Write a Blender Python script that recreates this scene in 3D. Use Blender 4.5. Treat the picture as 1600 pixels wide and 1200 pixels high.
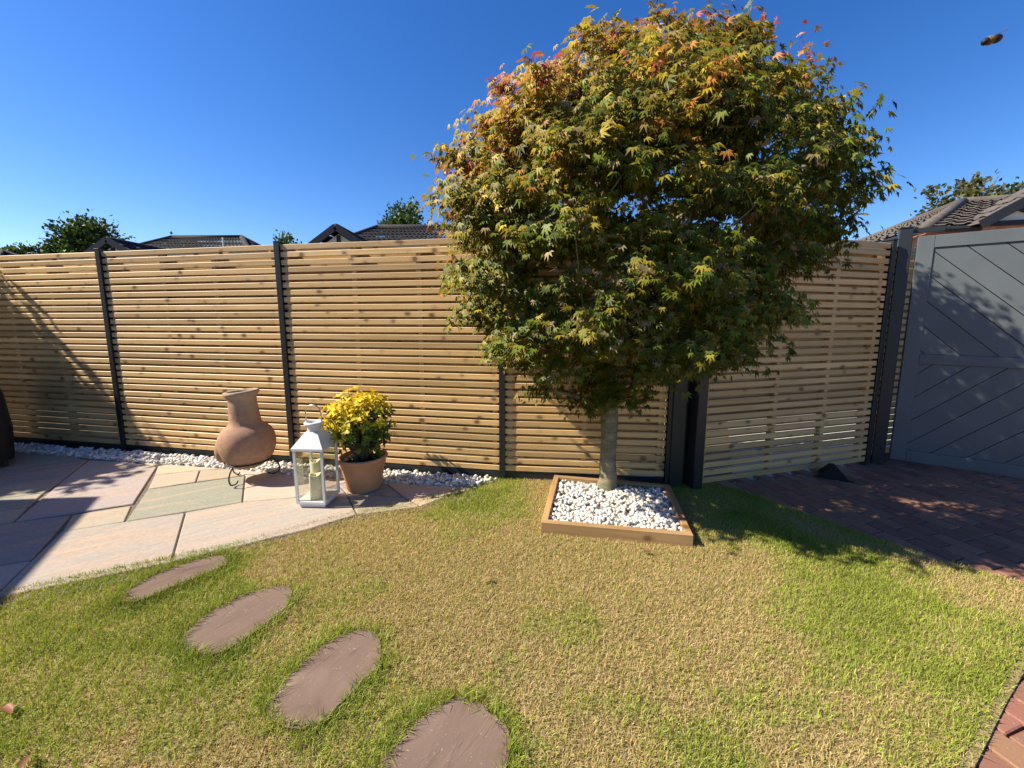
import bpy, bmesh, math, random
import numpy as np
from mathutils import Vector, Matrix
R = math.radians
random.seed(7); rng = np.random.default_rng(11)
SC = bpy.context.scene
COL = SC.collection
for o in list(bpy.data.objects): bpy.data.objects.remove(o)

# ------------------------------------------------------------------ camera
EYE, FPX, PITCH, CY = 1.22, 610.0, 7.5, 580.0
cam = bpy.data.cameras.new('camera'); camo = bpy.data.objects.new('camera', cam); COL.objects.link(camo)
cam.sensor_width = 36; cam.lens = 36*FPX/1600; cam.shift_y = -(600-CY)/1600
cam.clip_start = .02; cam.clip_end = 2000
camo.location = (0, 0, EYE); camo.rotation_euler = (R(90-PITCH), 0, 0)
SC.camera = camo
# ------------------------------------------------------------------ world, sun, exposure
SUN_EL = 44.0
SUN_D = Vector((1, .085, 0)).normalized()*math.cos(R(SUN_EL)) + Vector((0, 0, -math.sin(R(SUN_EL))))
w = bpy.data.worlds.new('World'); SC.world = w; w.use_nodes = True
nt = w.node_tree; sky = nt.nodes.new('ShaderNodeTexSky'); sky.sky_type = 'NISHITA'; sky.sun_disc = False
sky.sun_elevation = R(SUN_EL); sky.sun_rotation = math.atan2(-SUN_D.x, -SUN_D.y)
sky.altitude = 0; sky.air_density = 1.0; sky.dust_density = .2; sky.ozone_density = 4.0
hsv = nt.nodes.new('ShaderNodeHueSaturation'); hsv.inputs['Saturation'].default_value = 1.3; hsv.inputs['Hue'].default_value = .512; nt.links.new(sky.outputs[0], hsv.inputs['Color'])
nt.links.new(hsv.outputs[0], nt.nodes['Background'].inputs[0]); nt.nodes['Background'].inputs[1].default_value = .09
sun = bpy.data.lights.new('sun', 'SUN'); sun.energy = 5.0; sun.angle = R(.55); sun.color = (1, .90, .74)
suno = bpy.data.objects.new('sun', sun); COL.objects.link(suno)
suno.rotation_euler = SUN_D.to_track_quat('-Z', 'Y').to_euler(); suno.location = (-8, 0, 10)
SC.view_settings.view_transform = 'Standard'; SC.view_settings.look = 'None'
SC.view_settings.exposure = 1.0; SC.view_settings.gamma = 1
SC.cycles.max_bounces = 8; SC.cycles.transparent_max_bounces = 16

# ------------------------------------------------------------------ helpers
cp, sp = math.cos(R(PITCH)), math.sin(R(PITCH))
def ray(px, py):
    a, b = (px-800)/FPX, (CY-py)/FPX
    return Vector((a, cp+b*sp, -sp+b*cp))
def G(px, py, z=0.0):                       # survey: a point of the photo on the level z
    d = ray(px, py); t = (z-EYE)/d.z
    return Vector((d.x*t, d.y*t, z))
def atY(px, py, Y):                         # survey: a point of the photo at the distance Y
    d = ray(px, py); t = Y/d.y
    return Vector((d.x*t, Y, EYE+d.z*t))
def tag(o, label=None, cat=None, group=None, kind=None):
    for k, v in (('label', label), ('category', cat), ('group', group), ('kind', kind)):
        if v: o[k] = v
    return o
def empty(name, loc=(0, 0, 0), rz=0, label=None, cat=None, group=None):
    o = bpy.data.objects.new(name, None); COL.objects.link(o); o.location = loc; o.rotation_euler = (0, 0, rz)
    o.empty_display_size = .1
    return tag(o, label, cat, group)
def link(name, me, mat=None, parent=None, loc=None, smooth=False):
    if mat is not None and not me.materials: me.materials.append(mat)
    if smooth: me.polygons.foreach_set('use_smooth', [True]*len(me.polygons))
    o = bpy.data.objects.new(name, me); COL.objects.link(o)
    if parent: o.parent = parent
    if loc is not None: o.location = loc
    return o
class MB:
    def __init__(s): s.v = []; s.f = []
    def add(s, v, f):
        n = len(s.v); s.v += [tuple(p) for p in v]; s.f += [tuple(i+n for i in q) for q in f]; return s
    def box(s, a, b):
        (x0, y0, z0), (x1, y1, z1) = a, b
        return s.add([(x0,y0,z0),(x1,y0,z0),(x1,y1,z0),(x0,y1,z0),(x0,y0,z1),(x1,y0,z1),(x1,y1,z1),(x0,y1,z1)],
                     [(0,3,2,1),(4,5,6,7),(0,1,5,4),(1,2,6,5),(2,3,7,6),(3,0,4,7)])
    def prism(s, poly, z0, z1):             # poly counter-clockwise in plan
        n = len(poly); p = [(q[0], q[1]) for q in poly]
        area = sum(p[i][0]*p[(i+1)%n][1]-p[(i+1)%n][0]*p[i][1] for i in range(n))
        if area < 0: p = p[::-1]
        return s.add([(x,y,z0) for x,y in p]+[(x,y,z1) for x,y in p],
                     [tuple(range(n-1,-1,-1)), tuple(range(n,2*n))]+[(i,(i+1)%n,n+(i+1)%n,n+i) for i in range(n)])
    def tube(s, pts, rad, n=8, cap=True):
        pts = [Vector(p) for p in pts]; rad = rad if hasattr(rad, '__len__') else [rad]*len(pts)
        rings = []; up = Vector((0, 0, 1))
        prev = None
        for i, p in enumerate(pts):
            t = (pts[min(i+1, len(pts)-1)]-pts[max(i-1, 0)]).normalized()
            a = prev if prev is not None else (up if abs(t.z) < .95 else Vector((1, 0, 0)))
            x = (a - t*a.dot(t)).normalized(); y = t.cross(x); prev = x
            rings.append([p+(x*math.cos(2*math.pi*k/n)+y*math.sin(2*math.pi*k/n))*rad[i] for k in range(n)])
        f = [(i*n+k, i*n+(k+1)%n, (i+1)*n+(k+1)%n, (i+1)*n+k) for i in range(len(pts)-1) for k in range(n)]
        if cap: f += [tuple(range(n-1,-1,-1)), tuple((len(pts)-1)*n+k for k in range(n))]
        return s.add([v for r in rings for v in r], f)
    def lathe(s, prof, n=48, c=(0, 0, 0), wob=None):
        v = []; f = []
        for i, (r, z) in enumerate(prof):
            for k in range(n):
                a = 2*math.pi*k/n; q = r*(1+(wob(a, z) if wob else 0))
                v.append((c[0]+q*math.cos(a), c[1]+q*math.sin(a), c[2]+z))
        for i in range(len(prof)-1):
            for k in range(n): f.append((i*n+k, i*n+(k+1)%n, (i+1)*n+(k+1)%n, (i+1)*n+k))
        return s.add(v, f)
    def mesh(s, name):
        me = bpy.data.meshes.new(name); me.from_pydata(s.v, [], s.f); me.update(); return me
    def obj(s, name, mat, parent=None, loc=None, smooth=False, bevel=0):
        me = s.mesh(name)
        if bevel:
            bm = bmesh.new(); bm.from_mesh(me)
            bmesh.ops.bevel(bm, geom=list(bm.edges), offset=bevel, segments=1, affect='EDGES', clamp_overlap=True)
            bm.to_mesh(me); bm.free()
        return link(name, me, mat, parent, loc, smooth)
def np_mesh(name, V, F, cols=None, smooth=False):
    V = np.asarray(V, np.float32); F = np.asarray(F, np.int32); k = F.shape[1]
    me = bpy.data.meshes.new(name); me.vertices.add(len(V)); me.vertices.foreach_set('co', V.ravel())
    me.loops.add(F.size); me.loops.foreach_set('vertex_index', F.ravel())
    me.polygons.add(len(F)); me.polygons.foreach_set('loop_start', np.arange(0, F.size, k, dtype=np.int32))
    if smooth: me.polygons.foreach_set('use_smooth', np.ones(len(F), bool))
    if cols is not None:
        a = me.attributes.new('Col', 'FLOAT_COLOR', 'POINT')
        c = np.ones((len(V), 4), np.float32); c[:, :3] = cols; a.data.foreach_set('color', c.ravel())
    me.update(calc_edges=True); me.validate(); return me
def in_poly(x, y, poly):
    x = np.asarray(x); y = np.asarray(y); ins = np.zeros(x.shape, bool); n = len(poly)
    for i in range(n):
        x0, y0 = poly[i][0], poly[i][1]; x1, y1 = poly[(i+1) % n][0], poly[(i+1) % n][1]
        if y0 == y1: continue
        c = ((y0 > y) != (y1 > y)) & (x < (x1-x0)*(y-y0)/(y1-y0)+x0); ins ^= c
    return ins
def poly_dist(x, y, poly, closed=True):
    d = np.full(np.shape(x), 1e9); n = len(poly)
    for i in range(n if closed else n-1):
        a = np.array(poly[i][:2]); b = np.array(poly[(i+1) % n][:2]); ab = b-a
        t = np.clip(((x-a[0])*ab[0]+(y-a[1])*ab[1])/(ab@ab+1e-12), 0, 1)
        d = np.minimum(d, np.hypot(x-a[0]-t*ab[0], y-a[1]-t*ab[1]))
    return d
def vnoise(x, y, scale, seed):              # smooth value noise, used to vary the turf's own colour
    r = np.random.default_rng(seed).random((64, 64)); x = np.asarray(x)*scale+17.3; y = np.asarray(y)*scale+9.1
    xi = np.floor(x).astype(int); yi = np.floor(y).astype(int); fx = x-xi; fy = y-yi
    fx = fx*fx*(3-2*fx); fy = fy*fy*(3-2*fy); g = lambda i, j: r[i % 64, j % 64]
    return (g(xi,yi)*(1-fx)+g(xi+1,yi)*fx)*(1-fy)+(g(xi,yi+1)*(1-fx)+g(xi+1,yi+1)*fx)*fy

# ------------------------------------------------------------------ materials
class Nodes:
    def __init__(s, name):
        s.m = bpy.data.materials.new(name); s.m.use_nodes = True; s.t = s.m.node_tree; s.b = s.t.nodes['Principled BSDF']
        s.out = s.t.nodes['Material Output']
    def n(s, typ, **kw):
        nd = s.t.nodes.new('ShaderNode'+typ)
        for k, v in kw.items():
            if k.startswith('i_'):
                nm = k[2:].replace('_', ' ')
                nd.inputs[int(nm) if nm.isdigit() else nm].default_value = v
            else: setattr(nd, k, v)
        return nd
    def l(s, a, b): s.t.links.new(a, b)
    def coords(s, scale=(1, 1, 1), rnd=True):
        tc = s.n('TexCoord'); mp = s.n('Mapping'); s.l(tc.outputs['Object'], mp.inputs['Vector']); mp.inputs['Scale'].default_value = scale
        if rnd:
            oi = s.n('ObjectInfo'); mu = s.n('Math', operation='MULTIPLY', i_1=37.0); s.l(oi.outputs['Random'], mu.inputs[0])
            cx = s.n('CombineXYZ'); s.l(mu.outputs[0], cx.inputs[0]); s.l(mu.outputs[0], cx.inputs[1]); s.l(mu.outputs[0], cx.inputs[2])
            s.l(cx.outputs[0], mp.inputs['Location'])
        return mp.outputs[0]
    def noise(s, vec, scale, detail=4, rough=.55, dist=0):
        nd = s.n('TexNoise'); nd.inputs['Scale'].default_value = scale; nd.inputs['Detail'].default_value = detail
        nd.inputs['Roughness'].default_value = rough; nd.inputs['Distortion'].default_value = dist; s.l(vec, nd.inputs['Vector']); return nd.outputs['Fac']
    def ramp(s, fac, stops):
        r = s.n('ValToRGB'); s.l(fac, r.inputs[0]); e = r.color_ramp.elements
        while len(e) < len(stops): e.new(.5)
        for el, (p, c) in zip(e, stops):
            el.position = p; el.color = (*c, 1) if hasattr(c, '__len__') else (c, c, c, 1)
        return r.outputs[0]
    def mix(s, fac, a, b, mode='MIX'):
        m = s.n('Mix', data_type='RGBA', blend_type=mode)
        for v, i in ((fac, 0), (a, 6), (b, 7)):
            if isinstance(v, (int, float)): m.inputs[i].default_value = v
            elif isinstance(v, tuple): m.inputs[i].default_value = (*v, 1)
            else: s.l(v, m.inputs[i])
        return m.outputs[2]
    def bump(s, h, strength=.3, dist=.01):
        b = s.n('Bump'); b.inputs['Strength'].default_value = strength; b.inputs['Distance'].default_value = dist
        s.l(h, b.inputs['Height']); s.l(b.outputs[0], s.b.inputs['Normal'])
    def base(s, c, rough=.6, spec=.5, metal=0):
        if isinstance(c, tuple): s.b.inputs['Base Color'].default_value = (*c, 1)
        else: s.l(c, s.b.inputs['Base Color'])
        s.b.inputs['Roughness'].default_value = rough; s.b.inputs['Metallic'].default_value = metal
        s.b.inputs['Specular IOR Level'].default_value = spec; return s.m
def plain(name, c, rough=.6, spec=.4, var=.15, scale=25, bump=.1, metal=0):
    k = Nodes(name); v = k.coords(); f = k.noise(v, scale)
    k.bump(f, bump, .004)
    col = k.ramp(f, [(.3, tuple(x*(1-var) for x in c)), (.7, tuple(min(1, x*(1+var)) for x in c))])
    return k.base(col, rough, spec, metal)
def timber(name, lo, hi, knot=(.13, .06, .02)):
    k = Nodes(name); v = k.coords((1.3, 9, 34)); g1 = k.noise(v, 1.6, 5, .6, .6)
    v2 = k.coords((2.2, 2, 9)); g2 = k.noise(v2, 1.0, 3)
    c = k.ramp(g1, [(.25, lo), (.5, tuple((a+b)/2 for a, b in zip(lo, hi))), (.75, hi)])
    c = k.mix(k.ramp(g2, [(.35, 0), (.75, .35)]), c, tuple(x*.72 for x in lo))
    oi = k.n('ObjectInfo'); hs = k.n('HueSaturation'); k.l(c, hs.inputs['Color'])
    mr = k.n('MapRange', i_3=.74, i_4=1.16); k.l(oi.outputs['Random'], mr.inputs[0]); k.l(mr.outputs[0], hs.inputs['Value'])
    vk = k.coords((6.5, 1, 9)); vo = k.n('TexVoronoi', i_Scale=1.0, i_Randomness=1.0); k.l(vk, vo.inputs['Vector'])
    nk = k.noise(k.coords((20, 4, 40)), 1.5, 2); ad = k.n('Math', operation='MULTIPLY_ADD', i_1=.16, i_2=-.08); k.l(nk, ad.inputs[0])
    sm = k.n('Math', operation='ADD'); k.l(vo.outputs['Distance'], sm.inputs[0]); k.l(ad.outputs[0], sm.inputs[1])
    kf = k.ramp(sm.outputs[0], [(.08, .9), (.14, .62), (.19, .22), (.30, 0)])
    c2 = k.mix(kf, hs.outputs[0], knot)
    k.bump(g1, .25, .003)
    return k.base(c2, .5, .55)
def attr_leaf(name, use_attr, trans=.27, rough=.5):
    k = Nodes(name)
    if use_attr: a = k.n('Attribute', attribute_name='Col'); c = a.outputs['Color']
    else: a = k.n('ObjectInfo'); c = a.outputs['Color']
    k.base(c, rough, .22)
    tr = k.n('BsdfTranslucent'); tc = k.mix(.5, c, (1, .95, .35), 'MULTIPLY'); tc2 = k.mix(1.0, tc, (1.3, 1.3, 1.1), 'MULTIPLY'); k.l(tc2, tr.inputs[0])
    ms = k.n('MixShader'); ms.inputs[0].default_value = trans; k.l(k.b.outputs[0], ms.inputs[1]); k.l(tr.outputs[0], ms.inputs[2])
    k.l(ms.outputs[0], k.out.inputs[0]); return k.m

M = {}
M['slat'] = timber('treated_pine', (.55, .33, .12), (.77, .535, .245))
M['sleeper'] = timber('planter_timber', (.30, .17, .07), (.50, .32, .15), (.16, .07, .02))
M['anthracite'] = plain('anthracite_paint', (.016, .020, .023), .4, .45, .08, 60, .02)
M['gate'] = plain('gate_paint', (.105, .122, .13), .42, .3, .10, 3.5, .01)
M['terracotta'] = plain('terracotta', (.50, .26, .15), .75, .25, .12, 9, .15)
M['soil'] = plain('soil', (.03, .02, .013), .95, .1, .5, 60, 1)
M['iron'] = plain('black_iron', (.035, .025, .02), .6, .4, .4, 40, .2)
M['rubber'] = plain('black_rubber', (.012, .012, .013), .7, .3, .2, 40, .1)
M['cover'] = plain('black_cover', (.012, .012, .014), .55, .4, .2, 8, .3)
M['lantern'] = plain('lantern_paint', (.62, .62, .63), .45, .45, .06, 20, .08)
M['render'] = plain('white_render', (.72, .70, .66), .9, .2, .06, 30, .2)
M['dark_timber'] = plain('black_timber', (.02, .022, .028), .6, .3, .2, 20, .1)
M['bark'] = None
def mk_bark():
    k = Nodes('maple_bark'); v = k.coords((6, 6, 26), False); f = k.noise(v, 1.2, 5, .6, .4); f2 = k.noise(k.coords((3, 3, 3), False), 2.5, 3)
    c = k.ramp(f, [(.3, (.10, .085, .055)), (.55, (.23, .20, .13)), (.8, (.36, .32, .23))])
    c = k.mix(k.ramp(f2, [(.42, 0), (.62, .55)]), c, (.11, .13, .06)); k.bump(f, .5, .006); return k.base(c, .85, .2)
M['bark'] = mk_bark()
def mk_chim():
    k = Nodes('aged_clay'); v = k.coords((1, 1, 1), False); f = k.noise(v, 5, 5, .6); f2 = k.noise(v, 26, 4)
    tc = k.n('TexCoord'); sx = k.n('SeparateXYZ'); k.l(tc.outputs['Object'], sx.inputs[0])
    ad = k.n('Math', operation='MULTIPLY_ADD', i_1=.35, i_2=0); k.l(f, ad.inputs[0]); zz = k.n('Math', operation='ADD'); k.l(sx.outputs[2], zz.inputs[0]); k.l(ad.outputs[0], zz.inputs[1])
    c = k.ramp(f, [(.3, (.26, .155, .105)), (.55, (.36, .215, .135)), (.75, (.36, .25, .18))])
    c = k.mix(k.ramp(zz.outputs[0], [(.70, 0), (.82, .75)]), c, (.36, .30, .23)); c = k.mix(.25, c, k.ramp(f2, [(.3, (.2, .12, .08)), (.7, (.5, .33, .22))]))
    k.bump(f2, .35, .006); return k.base(c, .85, .2)
M['chim'] = mk_chim()
def mk_slab():
    k = Nodes('sandstone'); oi = k.n('ObjectInfo'); v = k.coords((5.5, 1.0, 1)); w1 = k.noise(v, 1.6, 6, .62, 1.2); v2 = k.coords(); w2 = k.noise(v2, 55, 3)
    c = k.mix(k.ramp(w1, [(.35, .9), (.5, .1), (.62, 0), (.74, .5)]), oi.outputs['Color'], k.mix(.6, oi.outputs['Color'], (.52, .33, .2)))
    c = k.mix(.09, c, k.ramp(w2, [(.3, .12), (.7, .7)]))
    h = k.noise(k.coords((9, 1.5, 1)), 1.3, 7, .65, 2.2); k.bump(h, .8, .014); return k.base(c, .8, .25)
M['slab'] = mk_slab()
def mk_step():
    k = Nodes('brown_sandstone')
    def rv(sc):
        tc = k.n('TexCoord'); m1 = k.n('Mapping'); m1.inputs['Rotation'].default_value = (0, 0, R(-52)); k.l(tc.outputs['Object'], m1.inputs['Vector'])
        m2 = k.n('Mapping'); m2.inputs['Scale'].default_value = sc; k.l(m1.outputs[0], m2.inputs['Vector']); oi = k.n('ObjectInfo'); mu = k.n('Math', operation='MULTIPLY', i_1=51.0); k.l(oi.outputs['Random'], mu.inputs[0])
        cx = k.n('CombineXYZ'); k.l(mu.outputs[0], cx.inputs[0]); k.l(mu.outputs[0], cx.inputs[1]); k.l(cx.outputs[0], m2.inputs['Location']); return m2.outputs[0]
    f = k.noise(rv((2.4, 6, 1)), 1.4, 7, .6, .8); f2 = k.noise(k.coords(), 95, 2); f3 = k.noise(k.coords(), 6, 4)
    c = k.ramp(f, [(.28, (.10, .066, .05)), (.45, (.165, .112, .086)), (.6, (.185, .128, .10)), (.78, (.23, .165, .13))])
    c = k.mix(k.ramp(f3, [(.35, .35), (.6, 0)]), c, (.13, .095, .075))
    c = k.mix(k.ramp(f2, [(.66, 0), (.74, .6)]), c, (.36, .31, .24))
    st = k.ramp(k.noise(rv((1.1, 5, 1)), 1.5, 5, .6, 1.6), [(.34, 0), (.39, .35), (.60, .5), (.64, .75)])
    mh = k.n('Math', operation='MULTIPLY_ADD', i_1=.35); k.l(f, mh.inputs[0]); k.l(st, mh.inputs[2])
    k.bump(mh.outputs[0], .55, .008); return k.base(c, .88, .2)
M['step'] = mk_step()
def mk_brick():
    k = Nodes('clay_paver'); oi = k.n('ObjectInfo'); f = k.noise(k.coords(), 16, 5); f2 = k.noise(k.coords(), 160, 2)
    c = k.mix(k.ramp(f, [(.35, 0), (.7, .5)]), oi.outputs['Color'], (.23, .13, .10)); c = k.mix(k.ramp(f2, [(.62, 0), (.72, .35)]), c, (.5, .42, .36))
    k.bump(f2, .4, .003); return k.base(c, .8, .25)
M['brick'] = mk_brick()
M['joint'] = plain('paving_sand', (.33, .27, .21), .95, .1, .2, 80, .4)
M['grout'] = plain('dark_grout', (.16, .135, .105), .95, .1, .35, 60, .6)
M['earth'] = plain('earth', (.16, .12, .07), .95, .1, .3, 30, .8)
def mk_turf():
    k = Nodes('thatch'); v = k.coords((1, 1, 1), False); f = k.noise(v, 1.7, 5); f2 = k.noise(v, 130, 3)
    c = k.ramp(f, [(.35, (.20, .18, .055)), (.65, (.36, .27, .13))]); c = k.mix(.6, c, k.ramp(f2, [(.3, (.07, .055, .02)), (.7, (.48, .38, .19))])); k.bump(f2, 1, .01); return k.base(c, .95, .1)
M['turf'] = mk_turf()
M['grass'] = attr_leaf('grass_blades', True, .3, .5)
M['leaf'] = attr_leaf('maple_leaves', True); M['leaf1'] = attr_leaf('maple_leaf', False)
M['pebble'] = Nodes('white_pebble'); _k = M['pebble']; M['pebble'] = _k.base(_k.n('Attribute', attribute_name='Col').outputs['Color'], .55, .4)
def mk_tile(name, c):
    k = Nodes(name); f = k.noise(k.coords((1, 1, 1), False), 3, 5, .7); f2 = k.noise(k.coords((1, 1, 1), False), 22, 2)
    col = k.ramp(f, [(.3, tuple(x*.7 for x in c)), (.7, tuple(x*1.25 for x in c))]); col = k.mix(k.ramp(f2, [(.68, 0), (.73, .8)]), col, (.30, .285, .26)) if c[0] > .08 else col
    return k.base(col, .85, .25)
M['tile_dark'] = mk_tile('dark_roof_tiles', (.028, .026, .028)); M['tile_brown'] = mk_tile('weathered_roof_tiles', (.105, .09, .078))
M['house_brick'] = plain('house_brick', (.42, .21, .13), .9, .2, .25, 6, .3)
def mk_wax():
    k = Nodes('cream_wax'); k.base((.80, .72, .46), .5, .4); k.b.inputs['Subsurface Weight'].default_value = .25
    k.b.inputs['Subsurface Radius'].default_value = (.02, .012, .006); k.b.inputs['Subsurface Scale'].default_value = .5; return k.m
M['wax'] = mk_wax()
def mk_glass():
    k = Nodes('lantern_glass'); tr = k.n('BsdfTransparent'); tr.inputs[0].default_value = (.94, .96, .95, 1); gl = k.n('BsdfGlossy'); gl.inputs['Roughness'].default_value = .02
    lw = k.n('LayerWeight'); lw.inputs[0].default_value = .25; mm_ = k.n('Math', operation='MULTIPLY_ADD', i_1=.35, i_2=.03); k.l(lw.outputs['Facing'], mm_.inputs[0]); ms = k.n('MixShader'); k.l(mm_.outputs[0], ms.inputs[0]); k.l(tr.outputs[0], ms.inputs[1]); k.l(gl.outputs[0], ms.inputs[2]); k.l(ms.outputs[0], k.out.inputs[0]); return k.m
M['glass'] = mk_glass()

# ------------------------------------------------------------------ ground, lawn, patio, paving
g0 = MB().add([(-400,-400,-.10),(400,-400,-.10),(400,400,-.10),(-400,400,-.10)], [(0,1,2,3)]).obj('ground', M['earth']); tag(g0, kind='structure')
EDGE = [(-3.9,.86),(-3.1,1.26),(-2.265,1.654),(-1.767,1.895),(-1.446,2.064),(-1.298,2.188),(-1.129,2.30),(-.993,2.386),(-.80,2.45),(-.652,2.52),(-.459,2.661),(-.30,2.78),(-.13,2.90)]
LR = [(1.50,2.80),(1.62,2.74),(1.717,2.62),(1.83,2.42),(1.951,2.241),(2.108,2.001),(2.236,1.84),(2.40,1.71),(2.47,1.60),(2.42,1.52),(2.25,1.44),(1.922,1.29),(1.612,1.12),(1.239,.905),(.85,.67),(.3,.2),(-.3,-.7)]
LAWN = EDGE+[(1.15,2.86)]+LR+[(-3.9,-.7)]
lawn = MB().prism(LAWN, -.09, -.012).obj('lawn', M['turf']); tag(lawn, kind='structure')
# patio slabs (surveyed corners), laid on a grout bed
patio = MB().prism([(-5.6,3.42),(-4.64,3.53),(-3.27,3.25),(-2.39,3.10),(-1.6,2.93),(-.96,2.81),(-.3,2.73),(-.2,2.60),(-.6,2.40),(-1.0,2.25),(-1.7,1.75),(-2.3,1.5),(-3.2,1.1),(-4.2,.7),(-6.2,1.2)], -.09, -.010).obj('patio', M['grout']); tag(patio, kind='structure')
pink, buff, green, grey, rose = (.35,.30,.28), (.34,.295,.215), (.255,.26,.195), (.27,.24,.215), (.365,.315,.265)
O = dict(a=(-2.626,2.131), b=(-2.09,2.36), c=(-1.782,1.86), d=(-2.40,1.60))
SLABS = [
 ([(-2.626,2.131),(-2.09,2.36),(-1.73,1.84),(-2.30,1.58)], rose), ([(-2.09,2.36),(-1.82,2.50),(-1.179,2.64),(-.98,2.33),(-1.2,2.15),(-1.73,1.84)], rose),
 ([(-1.179,2.64),(-.755,2.575),(-.60,2.44),(-.80,2.38),(-.98,2.33)], buff), ([(-1.20,2.90),(-.965,2.826),(-.755,2.575),(-1.179,2.64),(-1.30,2.78)], grey),
 ([(-.965,2.826),(-.40,2.745),(-.24,2.74),(-.42,2.62),(-.60,2.44),(-.755,2.575)], (.50,.36,.27)),
 ([(-3.455,2.876),(-2.973,3.141),(-2.531,2.475),(-3.031,2.233)], pink), ([(-2.782,2.327),(-2.522,2.456),(-2.361,2.241),(-2.618,2.125)], buff),
 ([(-2.65,2.70),(-2.11,2.955),(-1.82,2.50),(-2.361,2.241)], green), ([(-2.835,2.96),(-2.552,3.06),(-2.40,2.83),(-2.65,2.70)], (.42,.35,.26)),
 ([(-2.552,3.06),(-2.34,3.10),(-2.11,2.955),(-2.40,2.83)], buff), ([(-2.973,3.141),(-3.22,3.24),(-2.40,3.105),(-2.552,3.06),(-2.835,2.96)], (.46,.37,.25)),
 ([(-2.34,3.10),(-1.6,2.93),(-1.20,2.90),(-1.30,2.78),(-1.51,2.57),(-1.82,2.50),(-2.11,2.955)], (.45,.36,.29)), ([(-1.51,2.57),(-1.30,2.78),(-1.179,2.64)], grey),
 ([(-3.031,2.233),(-2.782,2.327),(-2.46,1.86),(-3.30,1.50),(-3.62,1.95)], grey), ([(-2.46,1.86),(-2.30,1.58),(-3.14,1.18),(-3.30,1.50)], (.40,.33,.28)),
 ([(-3.325,2.64),(-3.178,2.429),(-3.75,2.17),(-3.95,2.36)], green), ([(-3.178,2.429),(-3.031,2.233),(-3.62,1.95),(-3.75,2.17)], buff),
 ([(-3.455,2.876),(-3.325,2.64),(-3.95,2.36),(-4.15,2.55)], buff), ([(-3.455,2.876),(-4.15,2.55),(-4.42,2.98),(-3.72,3.30)], grey),
 ([(-3.455,2.876),(-3.72,3.30),(-3.30,3.25),(-2.973,3.141)], (.36,.33,.29)), ([(-3.72,3.30),(-4.42,2.98),(-4.75,3.47),(-4.64,3.52),(-3.95,3.38)], green),
 ([(-4.42,2.98),(-4.15,2.55),(-4.9,2.2),(-5.5,3.0),(-4.75,3.47)], pink), ([(-4.15,2.55),(-3.75,2.17),(-3.62,1.95),(-4.4,1.55),(-4.9,2.2)], rose)]
def inset(poly, d):
    n = len(poly); A = sum(poly[i][0]*poly[(i+1)%n][1]-poly[(i+1)%n][0]*poly[i][1] for i in range(n))
    p = poly if A > 0 else poly[::-1]; out = []
    for i in range(n):
        a, b, c = Vector(p[i-1]), Vector(p[i]), Vector(p[(i+1) % n]); e1 = (b-a).normalized(); e2 = (c-b).normalized()
        n1 = Vector((-e1.y, e1.x)); n2 = Vector((-e2.y, e2.x)); m = (n1+n2); m = m/max(m.length_squared/2, .3); out.append(tuple(b+m*d))
    return out
for poly, c in SLABS:
    cx = sum(p[0] for p in poly)/len(poly); cy = sum(p[1] for p in poly)/len(poly); q = inset(poly, .004)
    ang = R(-58); ca, sa = math.cos(ang), math.sin(ang)
    loc = [((x-cx)*ca+(y-cy)*sa, -(x-cx)*sa+(y-cy)*ca) for x, y in q]
    o = MB().prism(loc, -.05, 0).obj('slab', M['slab'], patio, (cx, cy, random.uniform(-.002, .002)), bevel=.005); o.rotation_euler = (random.uniform(-.002,.002), random.uniform(-.002,.002), ang)
    v = random.uniform(.93, 1.07); o.color = (*[x*v for x in c], 1)
# block paving by the gate
FR = Vector((.961, .278)); FN = Vector((.278, -.961))
paving = MB().prism([(1.40,2.70),(3.2,3.22),(3.9,2.9),(6,1.0),(4,-1),(1.2,-.7),(.4,.1),(.75,.5),(1.239,.84),(2.35,1.4),(2.5,1.6),(2.2,1.95),(1.9,2.3)], -.09, -.030).obj('paving', M['joint']); tag(paving, kind='structure')
bme = MB().box((-.0965,-.0465,-.05), (.0965,.0465,0)).mesh('brick')
bm = bmesh.new(); bm.from_mesh(bme); bmesh.ops.bevel(bm, geom=list(bm.edges), offset=.004, segments=1, affect='EDGES'); bm.to_mesh(bme); bm.free(); bme.materials.append(M['brick'])
lawn_in = LAWN
origin = Vector((1.42, 2.70)); nb = 0; rb = math.atan2(FN.y, FN.x)
shrunk = [p for p in LAWN]
spots = []
for i in range(-24, 50):
    for j in range(-1, 22):
        p = origin+FR*(.05+i*.1)+FN*(.13+j*.2+(.1 if i % 2 else 0))
        if p.x > 4.7 or p.y < -.4 or p.x < .2: continue
        if in_poly(p.x, p.y, LAWN) and poly_dist(p.x, p.y, LAWN) > .11: continue
        if (p-Vector((1.36,2.74))).dot(FN) < -.09 or (p-Vector((3.22,3.2))).dot(Vector((.58,.81))) > .3: continue
        spots.append(p)
def seen(p): return (0 if p.y > .8 and p.x/p.y < 1.42 else 5)+p.length
spots.sort(key=seen); far = MB()
bv = [tuple(v.co) for v in bme.vertices]; bf = [tuple(f.vertices) for f in bme.polygons]
for nb, p in enumerate(spots):
    rz = rb+random.uniform(-.012,.012); zt = -.020+random.uniform(-.002,.0015)
    if nb < 290:
        o = link('brick', bme, None, paving, (p.x, p.y, zt)); o.rotation_euler = (random.uniform(-.012,.012), random.uniform(-.008,.008), rz)
        v = random.uniform(.75, 1.25); o.color = (.25*v, .12*v*random.uniform(.9,1.15), .075*v, 1)
    else:
        c_, s_ = math.cos(rz), math.sin(rz); far.add([(p.x+x*c_-y*s_, p.y+x*s_+y*c_, zt+z) for x, y, z in bv], bf)
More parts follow.
